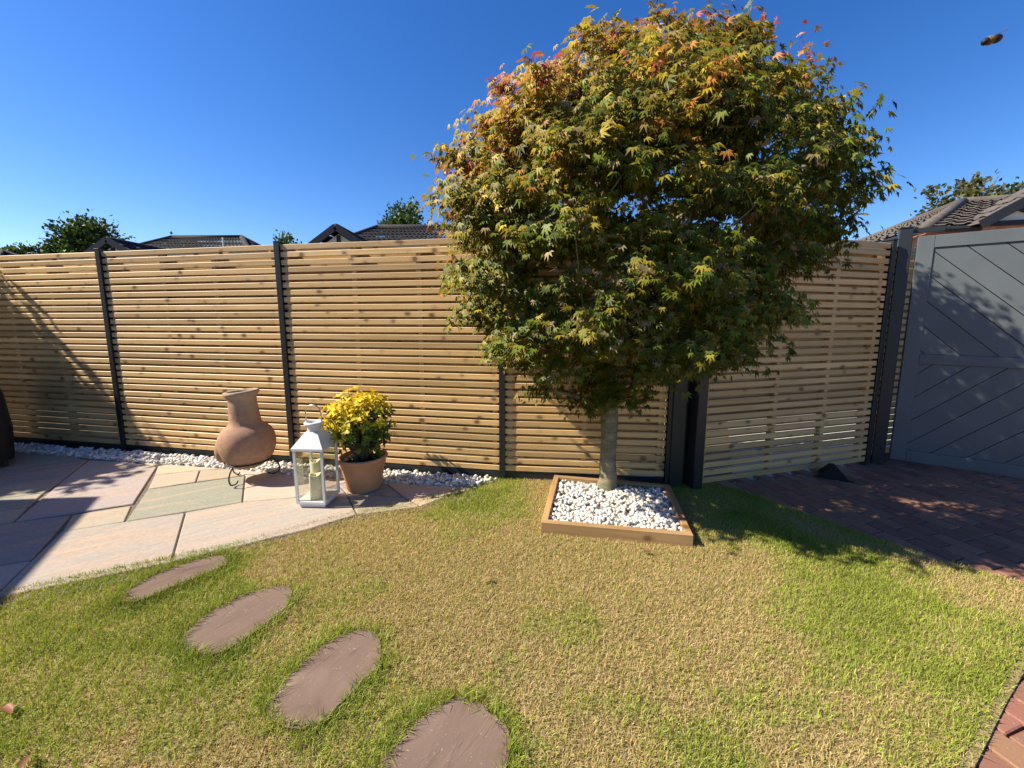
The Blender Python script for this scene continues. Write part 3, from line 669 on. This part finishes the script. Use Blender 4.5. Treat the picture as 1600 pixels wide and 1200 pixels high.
MB().lathe([(.040,.4955),(.042,.52),(.044,.532),(.056,.538),(.060,.546),(.058,.555),(.048,.558),(.040,.553),(.036,.53),(.001,.528)], 32).obj('chimney_cap', M['lantern'], ln, smooth=True)
hp = [(-.052, 0, .545)]+[(.052*math.cos(math.pi-a), 0, .615+.052*math.sin(a)) for a in np.linspace(0, math.pi, 14)]+[(.052, 0, .545)]
MB().tube(hp, .0042, 8).obj('handle', plain('steel', (.5,.48,.45), .3, .5, .05, 20, .02, .8), ln, smooth=True)
def candle(x, y, r_, hh, label):
    o = empty('candle', (-1.305+x, 2.505+y, .0465), 0, label, 'candle', 'cream candles inside the lantern')
    pf = [(.001,0),(r_,0),(r_*1.0,hh*.5),(r_*.98,hh-.004),(r_*.93,hh),(r_*.80,hh-.004),(r_*.68,hh-.016),(.001,hh-.020)]
    mm = MB().lathe(pf, 36, wob=lambda a, z: .015*math.sin(3*a)); mm.v = [(a, b, c+(.007*math.sin(2*math.atan2(b, a)+1) if c > hh*.9 else 0)) for a, b, c in mm.v]; mm.obj('wax', M['wax'], o, smooth=True)
    MB().tube([(0,0,hh-.021),(.001,.001,hh-.012),(.003,.001,hh-.006)], .0013, 6).obj('wick', M['rubber'], o)
candle(-.024, .032, .036, .235, 'taller cream candle at the back of the lantern'); candle(.006, -.040, .038, .165, 'shorter cream candle at the front of the lantern')

# ------------------------------------------------------------------ potted shrub
pt = empty('potted_shrub', (-1.085, 2.735, .001), 0, 'yellow-leaved shrub in a terracotta pot beside the lantern', 'potted plant')
MB().lathe([(.001,0),(.113,0),(.118,.006),(.150,.165),(.153,.172),(.156,.176),(.159,.212),(.166,.216),(.173,.224),(.175,.236),(.170,.246),(.160,.247),(.154,.242),(.150,.21),(.001,.205)], 56).obj('pot', M['terracotta'], pt, smooth=True)
sm_ = []
mm = MB(); 
for i in range(170):
    a = random.uniform(0, 6.28); r_ = .130*math.sqrt(random.random()); s = random.uniform(.006, .016); x, y = r_*math.cos(a), r_*math.sin(a)
    mm.box((x-s, y-s, .205), (x+s, y+s*.8, .213+random.random()*.012))
so = mm.obj('soil', M['soil'], pt); so['kind'] = 'stuff'
def lance(fold, L=1.0, wd=.30):
    v = [(0,0,0),(-wd*.8,.33,fold),(0,.36,0),(wd*.8,.33,fold),(-wd*.72,.66,fold*.8-.03),(0,.7,-.04),(wd*.72,.66,fold*.8-.03),(0,1,-.12)]
    f = [(0,2,1),(0,3,2),(1,2,5),(1,5,4),(2,3,6),(2,6,5),(4,5,7),(5,6,7)]; return np.array(v, float), np.array(f)
pos = []; mats = []; cols = []; scr = []; tips = []
base = np.array([-1.085, 2.735, .001]); stems = []
while len(tips) < 185:
    u = rng.normal(0, 1, 3); u /= np.linalg.norm(u); rr = rng.random()**.28
    p = np.array([.255, .235, .235])*u*rr+np.array([-.015, 0, .50]); 
    if p[2] > .62 and abs(p[0]-.02) > .15: p[2] -= .06
    if p[2] < .34 and np.hypot(p[0], p[1]) > .20: continue
    tips.append(p)
for p in tips:
    root = np.array([rng.normal(0, .03), rng.normal(0, .03), .20]); 
    if rng.random() < .45: stems.append((root, (root+p)/2*np.array([.8,.8,1])+[0,0,.02], p))
    yel = np.clip((p[2]-.42)/.18+(-p[0])*1.6+(-p[1])*.6+rng.normal(0, .22), 0, 1); outd = p-np.array([0, 0, .40]); outd /= np.linalg.norm(outd)
    for whorl in range(3):
        q0 = p-outd*.035*whorl; k0 = rng.uniform(0, 6.28)
        for k in range(4 if whorl == 0 else 3):
            a = k0+k*1.6; perp = np.cross(outd, [0.3, .2, 1]); perp /= np.linalg.norm(perp); p2 = np.cross(outd, perp)
            tip = outd*.55+perp*math.cos(a)+p2*math.sin(a)+np.array([0, 0, -.1]); m = frame(tip, outd+rng.normal(0, .2, 3)); s = rng.uniform(.034, .056)
            y2 = np.clip(yel-whorl*.22+rng.normal(0, .12), 0, 1); c = np.array([.10,.16,.02])*(1-y2)+np.array([.74,.56,.025])*y2 if y2 > .25 else np.array([.075,.13,.025])*rng.uniform(.7,1.3)
            pos.append(q0); mats.append(m*s); cols.append(c*rng.uniform(.85, 1.15)); qq = base+q0; scr.append(s/np.linalg.norm(qq-eye)*(1 if q0@(eye-base) > 0.05 else .3)*(1-.25*whorl))
for a, b, c in stems: MB().tube([a, b, c], [.005, .004, .002], 6).obj('stem', M['bark'], pt, smooth=True)
leaf_cloud(pt, [lance(.10), lance(.18), lance(.05)], np.array(pos), mats, np.array(cols), M['leaf'], M['leaf1'], 300, 'leaf', 'foliage', np.array(scr))
# little green plant at the pot's rim
sd = empty('rim_plant', (-.955, 2.70, .222), 0, 'small green leafy seedling growing over the rim of the terracotta pot', 'plant')
for i in range(34):
    u = rng.normal(0, 1, 3); u[2] = abs(u[2]); u /= np.linalg.norm(u); v, f = lance(.1, wd=.42); m = frame(u+[0, 0, .1], rng.normal(0, .5, 3)+[0, 0, 1])*rng.uniform(.022, .034); o = link('leaf', np_mesh('leaf', v@m.T+u*.034*rng.random()+[0, 0, .022], f), M['leaf1'], sd); g_ = rng.uniform(.8, 1.3); o.color = (.10*g_, .19*g_, .03*g_, 1)
MB().tube([(-.01,0,-.012),(0,0,.02),(.012,0,.045)], .003, 6).obj('stem', M['bark'], sd)

# ------------------------------------------------------------------ grass (uncountable)
def grass():
    area_pts = 560000
    x = rng.uniform(-3.6, 2.6, area_pts*3); y = rng.uniform(.25, 2.95, area_pts*3)
    k = in_poly(x, y, LAWN) & ~((y < .55) & (rng.random(len(x)) < .7)); x, y = x[k], y[k]
    x, y = x[:400000], y[:400000]
    keep = ~in_poly(x, y, [tuple(PLc+(p-PLc)*1.01)[:2] for p in PL])
    dst = np.full(len(x), 9.)
    for s in STEP:
        d = poly_dist(x, y, s); ins = in_poly(x, y, s); keep &= ~(ins & (d > .006)); dst = np.minimum(dst, np.where(ins, 0, d))
    de = poly_dist(x, y, EDGE, False); dr = poly_dist(x, y, LR, False); keep &= ~((dr < .022) & (y < 1.6) & (rng.random(len(x)) < .8)); x, y, dst, de, dr = x[keep], y[keep], dst[keep], de[keep], dr[keep]
    n = len(x)
    gr = .42*vnoise(x, y, 1.1, 3)+.34*vnoise(x, y, 3.2, 4)+.24*vnoise(x, y, 9, 5)
    gr = (gr-.5)*3.0+.27
    gr += .60*np.exp(-(dst/.06)**2)+.20*np.exp(-(de/.05)**2)
    gr += .40*np.clip((x-.3)/1.2, 0, 1)*np.clip((1.75-y)/.5, 0, 1)+.28*np.clip((-x-.2)/1.0, 0, 1)*np.clip((1.45-y)/.4, 0, 1)
    gr += .3*np.exp(-((dr)/.10)**2)+.14*np.clip((1.55-y)/.35, 0, 1)
    gr -= .35*np.exp(-(((x-1.35)/.5)**2+((y-1.75)/.28)**2)); gr -= .18*np.exp(-(((x+.1)/.9)**2+((y-1.95)/.4)**2))
    isg = rng.random(n) < np.clip(gr, .10, .93)
    L = np.where(isg, rng.uniform(.014, .034, n), rng.uniform(.010, .026, n))*(1+.75*np.exp(-(dst/.045)**2)+.3*np.exp(-(de/.03)**2)); W = rng.uniform(.0008, .0015, n)*np.where(isg, 1.05, 1)
    a = rng.uniform(0, 2*np.pi, n); lean = np.abs(rng.normal(.45, .38, n))+.08; dx, dy = np.cos(a), np.sin(a); b = a+rng.normal(np.pi/2, .6, n); wx, wy = np.cos(b)*W, np.sin(b)*W
    z0 = -.013
    def pt_(t, s):
        hx = dx*L*lean*t**1.7; return np.stack([x+hx+wx*s, y+hx/np.where(np.abs(dx) < 1e-6, 1e-6, dx)*dy+wy*s, z0+L*(t-.35*lean*t*t)], 1)
    P = [pt_(0, -1), pt_(0, 1), pt_(.55, -.8), pt_(.55, .8), pt_(1, 0)]; V = np.stack(P, 1).reshape(-1, 3); i0 = np.arange(n)[:, None]*5
    F = np.concatenate([i0+[0,1,3], i0+[0,3,2], i0+[2,3,4]], 1).reshape(-1, 3)
    g1 = np.array([.22,.31,.030]); g2 = np.array([.40,.44,.075]); s1 = np.array([.58,.465,.225]); s2 = np.array([.44,.325,.145]); t = rng.random(n)[:, None]
    lush = np.clip(gr-.6, 0, 1)[:, None]
    c = np.where(isg[:, None], (g1*t+g2*(1-t))*(1-.35*lush), s1*t+s2*(1-t))*rng.uniform(.8, 1.2, n)[:, None]
    o = link('grass', np_mesh('grass', V, F, np.repeat(c, 5, 0)), M['grass']); tag(o, 'short mown lawn grass, straw coloured in dry patches', 'grass', kind='stuff')
grass()
# dead leaves on the lawn
for i, (px, py) in enumerate([(12,1108),(40,1190),(1180,745),(760,905),(1010,862),(1150,800)]):
    p = G(px, py, .012); v, f = lance(.22, wd=.26); fl = empty('dead_leaf', p, random.uniform(0, 6), ['curled reddish dead leaf lying on the lawn grass', 'small brown dead leaf lying in the grass', 'dry tan fallen leaf at the edge of the lawn under the shaded fence', 'small tan dead leaf on the open lawn between the stones and the planter', 'brown curled leaf on the lawn below the front of the planter', 'russet fallen leaf on the lawn beside the planter'][i], 'leaf')
    o = link('blade', np_mesh('blade', (v-[0, .5, 0])*[.055, .055, .045], f), M['leaf1'], fl); o.color = [(.30,.12,.07,1), (.22,.12,.06,1), (.30,.20,.10,1), (.34,.24,.12,1), (.2,.11,.06,1), (.3,.13,.05,1)][i]

# ------------------------------------------------------------------ covered barbecue at the patio's end
bq = empty('covered_barbecue', (-4.62, 3.13, 0), R(-30), 'black fabric-covered barbecue at the end of the patio', 'barbecue')
rings = [(.0,.40,.28,.06),(0,.41,.29,.30),(0,.385,.27,.60),(0,.33,.23,.80),(0,.22,.15,.90),(0,.02,.02,.93)]
v = []; nn = 40
for i, (_, a_, b_, z) in enumerate(rings):
    for k in range(nn):
        t = 2*math.pi*k/nn; wv = 1+.025*math.sin(9*t+i*.6)*(1-z); c_, s_ = math.cos(t), math.sin(t); e_ = .55
        v.append((a_*wv*math.copysign(abs(c_)**e_, c_), b_*wv*math.copysign(abs(s_)**e_, s_), z))
MB().add(v, [(i*nn+k, i*nn+(k+1) % nn, (i+1)*nn+(k+1) % nn, (i+1)*nn+k) for i in range(len(rings)-1) for k in range(nn)]).obj('cover', M['cover'], bq, smooth=True)
for sx_, sy_ in ((-.3,-.2),(.3,-.2),(-.3,.2),(.3,.2)): MB().tube([(sx_, sy_, 0), (sx_, sy_, .10)], .018, 10).obj('leg', M['iron'], bq)

# ------------------------------------------------------------------ background: houses beyond the fence
def tiled(name, quad, mat, parent, pw=.30, ph=.32, h=.035):
    """a roof slope of interlocking rolled tiles: quad = eave left, eave right, ridge right, ridge left"""
    a, b, c, d = [Vector(q) for q in quad]; wdt = (b-a).length; ht_ = ((d-a).length+(c-b).length)/2; nr = max(2, int(ht_/ph)); nc = max(2, int(wdt/pw)); s = 6
    nrm = (b-a).cross(d-a).normalized(); nrm = nrm if nrm.z > 0 else -nrm
    V = []; F = []; off = 0
    for r_ in range(nr):
        for e_, lift in ((0, .03), (1, 0)):
            t = (r_+e_)/nr; p0 = a.lerp(d, t); p1 = b.lerp(c, t)
            for k in range(nc*s+1):
                q = p0.lerp(p1, k/(nc*s)); ph_ = (k/s) % 1; V.append(q+nrm*(lift+h*max(0, math.sin(ph_*2*math.pi))))
        n_ = nc*s+1
        for k in range(nc*s): F.append((off+k, off+k+1, off+n_+k+1, off+n_+k))
        off += 2*n_
    o = link(name, np_mesh(name, [tuple(p) for p in V], F), mat, parent); o['label'] = 'slope of rolled tiles'; return o
def roof_tri(name, a, b, c, mat, parent, **k): return tiled(name, (a, b, c, c), mat, parent, **k)
def ridge(p, q, mat, parent, r_=.10): return MB().tube([p, q], r_, 10).obj('ridge_tiles', mat, parent, smooth=True)
def wallbox(parent, pts, z0, z1, mat, name='wall'): return MB().prism(pts, z0, z1).obj(name, mat, parent)
def bungalow(label, cx, cy, ang, L, Wd, eave, rise, mat, gable_x=None, gw=2.2, gh=1.0, gd=1.0, wall=None):
    """hipped bungalow; its own x runs along the ridge, -y faces the garden"""
    o = empty('bungalow', (cx, cy, -.1), ang, label, 'house', 'neighbouring bungalows'); e2 = .35
    wallbox(o, [(-L/2,-Wd/2),(L/2,-Wd/2),(L/2,Wd/2),(-L/2,Wd/2)], 0, eave+.05, wall or M['house_brick'])
    A, B, C, D = (-L/2-e2,-Wd/2-e2,eave), (L/2+e2,-Wd/2-e2,eave), (L/2+e2,Wd/2+e2,eave), (-L/2-e2,Wd/2+e2,eave); hr = Wd/2*.85
    E1, F1 = (-L/2+hr, 0, eave+rise), (L/2-hr, 0, eave+rise)
    tiled('roof', (A, B, F1, E1), mat, o); tiled('roof', (C, D, E1, F1), mat, o); roof_tri('roof', D, A, E1, mat, o); roof_tri('roof', B, C, F1, mat, o)
    ridge(E1, F1, mat, o); [ridge(p, q, mat, o) for p, q in ((A, E1), (D, E1), (B, F1), (C, F1))]
    for p, q in ((A, B), (B, C), (C, D), (D, A)):
        p, q = Vector(p), Vector(q); MB().tube([p+Vector((0,0,-.06)), q+Vector((0,0,-.06))], .06, 8).obj('gutter', M['dark_timber'], o)
    if gable_x is not None:
        y0 = -Wd/2-e2-gd; pk = (gable_x, y0-.15, eave+gh); bk = (gable_x, -Wd/2+gd+.6, eave+gh); l0 = (gable_x-gw/2, y0-.15, eave-.05); r0 = (gable_x+gw/2, y0-.15, eave-.05); l1 = (gable_x-gw/2, -Wd/2+.2, eave-.05); r1 = (gable_x+gw/2, -Wd/2+.2, eave-.05)
        tiled('gable_roof', (l1, l0, pk, bk), mat, o); tiled('gable_roof', (r0, r1, bk, pk), mat, o); ridge(pk, bk, mat, o)
        m = MB(); v = [(gable_x-gw/2+.15, y0, eave-.05), (gable_x+gw/2-.15, y0, eave-.05), (gable_x, y0, eave+gh-.15)]; v += [(a, y0+.1, c) for a, _, c in v]
        m.add(v, [(0,1,2),(3,5,4),(0,3,4,1),(1,4,5,2),(2,5,3,0)]).obj('gable_panel', M['render'], o)
        wallbox(o, [(gable_x-gw/2+.2,y0+.02),(gable_x+gw/2-.2,y0+.02),(gable_x+gw/2-.2,-Wd/2),(gable_x-gw/2+.2,-Wd/2)], 0, eave-.06, wall or M['house_brick'], 'gable_wall')
        def beam(p, q, wd_=.09, nm='timber'): 
            p, q = Vector(p), Vector(q); d = (q-p); L_ = d.length; u = d.normalized(); n_ = Vector((-u.z, 0, u.x))*wd_/2; y_ = Vector((0, -.05, 0))
            MB().add([p-n_, q-n_, q+n_, p+n_, p-n_+y_, q-n_+y_, q+n_+y_, p+n_+y_], [(0,1,2,3),(7,6,5,4),(0,4,5,1),(1,5,6,2),(2,6,7,3),(3,7,4,0)]).obj(nm, M['dark_timber'], o)
        yb = y0-.005; beam((gable_x, yb, eave), (gable_x, yb, eave+gh-.2)); beam((gable_x-gw/2+.1, yb-.001, eave-.02), (gable_x+gw/2-.1, yb-.001, eave-.02))
        if gw > 4:
            gx = gable_x-gw*.24; beam((gx, yb, eave), (gx, yb, eave+gh*.46)); beam((gx, yb-.003, eave+.04), (gx-gw*.13, yb-.003, eave+gh*.22)); beam((gx, yb-.003, eave+.04), (gx+gw*.13, yb-.003, eave+gh*.5))
        beam((gable_x, yb-.002, eave+.04), (gable_x-gw*.25, yb-.002, eave+gh*.45)); beam((gable_x, yb-.002, eave+.04), (gable_x+gw*.25, yb-.002, eave+gh*.45))
        beam((l0[0], yb-.16, l0[2]), (pk[0], yb-.16, pk[2]), .17, 'barge_board'); beam((r0[0], yb-.16, r0[2]), (pk[0], yb-.16, pk[2]), .17, 'barge_board')
    return o
bungalow('bungalow with dark tiled hipped roof and small gable behind the chimenea panel', -12.8, 17.0, 0, 8.0, 6.0, 2.75, 2.0, M['tile_dark'], .3, 3.4, 1.02, 1.0)
bungalow('bungalow with dark rolled-tile roof and pointed gable behind the potted shrub panel', -3.2, 15.6, 0, 9.0, 6.0, 2.75, 2.1, M['tile_dark'], -1.7, 3.4, 1.13, .8)
bungalow('bungalow with weathered grey-brown tiles and timbered gable behind the gate', 13.55, 9.5, R(-15), 8.5, 4.2, 3.2, 1.02, M['tile_brown'], -1.75, 4.3, 1.3, .12)
bungalow('dark roofed house at the end of the fence beyond the barbecue', -27.25, 20.0, 0, 9, 6, 2.7, 2.0, M['tile_dark'])

vp_ = atY(348, 371, 15.2); b1 = bpy.data.objects['bungalow']; MB().tube([(vp_.x+12.8, 15.2-17.0, 3.4), (vp_.x+12.8, 15.2-17.0, vp_.z+.1)], .03, 8).obj('vent_pipe', M['render'], b1)

# ------------------------------------------------------------------ background trees
def quad_tpl():
    v = np.array([(0,0,0),(-.32,.5,.05),(.32,.5,.05),(0,1,-.1)]); return v, np.array([(0,2,1),(1,2,3)])
def bg_tree(name, label, px, py, Y, wid, hei, base_c, nclump, nleaf, ls, shoots=0, group='trees beyond the fence'):
    topp = atY(px, py, Y); H = topp.z; o = empty(name, (topp.x, Y, -.1), 0, label, 'tree', group); b = np.array(o.location)
    MB().tube([(0,0,0),(.05,0,H*.3),(0,.05,H*.55),(.02,0,H*.8)], [.16,.13,.09,.04], 8).obj('trunk', M['bark'], o, smooth=True)
    P = []; Ms = []; C = []; cz = H-hei/2
    cs = []
    for _ in range(nclump):
        u = rng.normal(0, 1, 3); u /= np.linalg.norm(u); r_ = rng.random()**.4*.9; cs.append(np.array([wid/2*u[0]*r_*(1-.22*max(0, u[2])), wid/2*.8*u[1]*r_, cz+hei/2*u[2]*r_]))
    for s in range(shoots): cs.append(np.array([rng.normal(0, wid*.16), rng.normal(0, .2), H-.1+rng.uniform(-.2, .25)]))
    for c in cs:
        MB(); tn = rng.normal(1, .18)
        for _ in range(nleaf):
            q = c+rng.normal(0, 1, 3)*np.array([wid, wid*.8, hei])*.06; u = q-np.array([0, 0, cz]); u /= np.linalg.norm(u)+1e-6
            P.append(q); Ms.append(frame(u+rng.normal(0, .7, 3), rng.normal(0, .7, 3)+u)*ls*rng.uniform(.7, 1.3)); C.append(np.array(base_c)*tn*rng.uniform(.65, 1.35))
    for c in cs[:14]+(cs[-shoots:] if shoots else []): MB().tube([(0, 0, H*.45), (c*.5+np.array([0, 0, H*.25])), c], [.05, .03, .012], 5).obj('branch', M['bark'], o, smooth=True)
    v, f = quad_tpl(); V = np.concatenate([v@m.T+p for m, p in zip(Ms, P)]); n_ = len(P); F = (np.arange(n_)[:, None, None]*4+f[None]).reshape(-1, 3)
    link('crown', np_mesh('crown', V, F, np.repeat(np.array(C), 4, 0)), M['leaf'], o)
bg_tree('garden_tree', 'large dark green tree rising above the left roofs', 132, 338, 22, 4.6, 5.2, (.05,.085,.016), 150, 150, .2)
bg_tree('garden_tree', 'lower green tree beside the large dark tree beyond the barbecue', 40, 380, 24, 3.4, 3.0, (.065,.095,.022), 60, 80, .2)
bg_tree('garden_tree', 'small tree top peeping over the middle of a dark roof ridge', 290, 366, 30, 3.2, 3.0, (.09,.13,.03), 30, 60, .25)
bg_tree('garden_tree', 'low rounded green tree beside the pointed dark gable', 455, 363, 22, 3.0, 2.4, (.06,.10,.022), 50, 70, .18)
bg_tree('garden_tree', 'spiky green tree behind the dark roof next to the maple crown', 632, 326, 23, 4.0, 3.4, (.055,.095,.02), 60, 70, .2, 5)
bg_tree('garden_tree', 'loose tree with reddish shoots behind the timbered gable roof', 1530, 292, 17, 4.2, 2.4, (.10,.10,.035), 46, 60, .2, 6)
bg_tree('garden_tree', 'dark tree at the far end of the timbered gable roof', 1600, 284, 18, 3.4, 2.6, (.06,.085,.025), 50, 60, .2, 2)

# ------------------------------------------------------------------ what shades the patio from the left: own house and an unseen hedge, added for its shadow
HH = 2.45; tanE = math.tan(R(SUN_EL)); kx = HH/tanE; hc = Vector((-2.86-kx*SUN_D.x/math.cos(R(SUN_EL)), 2.58-kx*SUN_D.y/math.cos(R(SUN_EL))))
vd = Vector((.54, -.85)).normalized(); vn = Vector((-vd.y, vd.x)); vn = vn if vn.x < 0 else -vn
hs = empty('garden_house', (hc.x, hc.y, -.1), math.atan2(vd.y, vd.x), 'low rendered garden building beside the patio', 'house')
sgn = 1 if Vector((-vd.y, vd.x)).dot(vn) > 0 else -1
MB().box((0, min(0, sgn*2.2), 0), (6.0, max(0, sgn*2.2), HH-.05)).obj('wall', M['render'], hs)
MB().box((0, min(0, sgn*2.3), HH-.049), (6.1, max(0, sgn*2.3), HH+.1)).obj('roof', M['dark_timber'], hs)
hd = empty('hedge', (-6.6, 3.45, -.1), R(8), 'tall evergreen hedge added out of view to shade the left fence', 'hedge')
MB().box((-.5, -.95, 0), (.32, .42, 2.86)).obj('stems', M['earth'], hd)  # solid core, so the added hedge casts a full shadow
P = []; Ms = []; C = []
for _ in range(15000):
    q = np.array([rng.uniform(-.65, .52), rng.uniform(-1.1, .52), rng.uniform(.1, 3.05)])
    if -.45 < q[0] < .3 and -.9 < q[1] < .40 and q[2] < 2.8: continue
    if rng.random() < .35*(q[2] > 2.9): continue
    P.append(q); Ms.append(frame(rng.normal(0, 1, 3), rng.normal(0, 1, 3))*.11); C.append(np.array([.05,.09,.02])*rng.uniform(.6, 1.4))
v, f = quad_tpl(); V = np.concatenate([v@m.T+p for m, p in zip(Ms, P)]); F = (np.arange(len(P))[:, None, None]*4+f[None]).reshape(-1, 3)
o = link('foliage', np_mesh('foliage', V, F, np.repeat(np.array(C), 4, 0)), M['leaf'], hd); o['kind'] = 'stuff'

# ------------------------------------------------------------------ the insect in the air
bp = Vector((0, 0, EYE))+ray(1551, 62)*.33
be = empty('bee', bp, R(15), 'brown flying insect hovering in the blue sky', 'insect')
fur = plain('bee_fur', (.16, .10, .035), .8, .3, .6, 900, .3); blk = plain('bee_dark', (.02, .012, .012), .6, .3, .3, 300, .1)
k = Vector((1, 0, .32)).normalized()
def blob(a, b, r0, r1, nm, mt):
    pts = [Vector(a).lerp(Vector(b), t) for t in np.linspace(0, 1, 9)]; rr = [max(.0003, (r0*(1-t)+r1*t)*math.sin(math.pi*min(max(t, .03), .97))**.6) for t in np.linspace(0, 1, 9)]; return MB().tube(pts, rr, 12).obj(nm, mt, be, smooth=True)
blob((-.0115,0,-.0038), (-.006,0,-.002), .0026, .003, 'head', blk); blob((-.0075,0,-.0026), (.0005,0,.0004), .0034, .0036, 'thorax', fur); blob((-.001,0,0), (.0105,0,.0030), .0036, .0030, 'abdomen', blk)
wm = Nodes('bee_wing'); wm.base((.35, .33, .30), .3); wm.b.inputs['Alpha'].default_value = .55; wm = wm.m
for s in (-1, 1): MB().add([(-.002,s*.002,.002),(.006,s*.004,.0062),(.0155,s*.0045,.0088),(.016,s*.003,.0092),(.006,s*.0022,.0050)], [(0,1,2,3,4)]).obj('wing', wm, be)
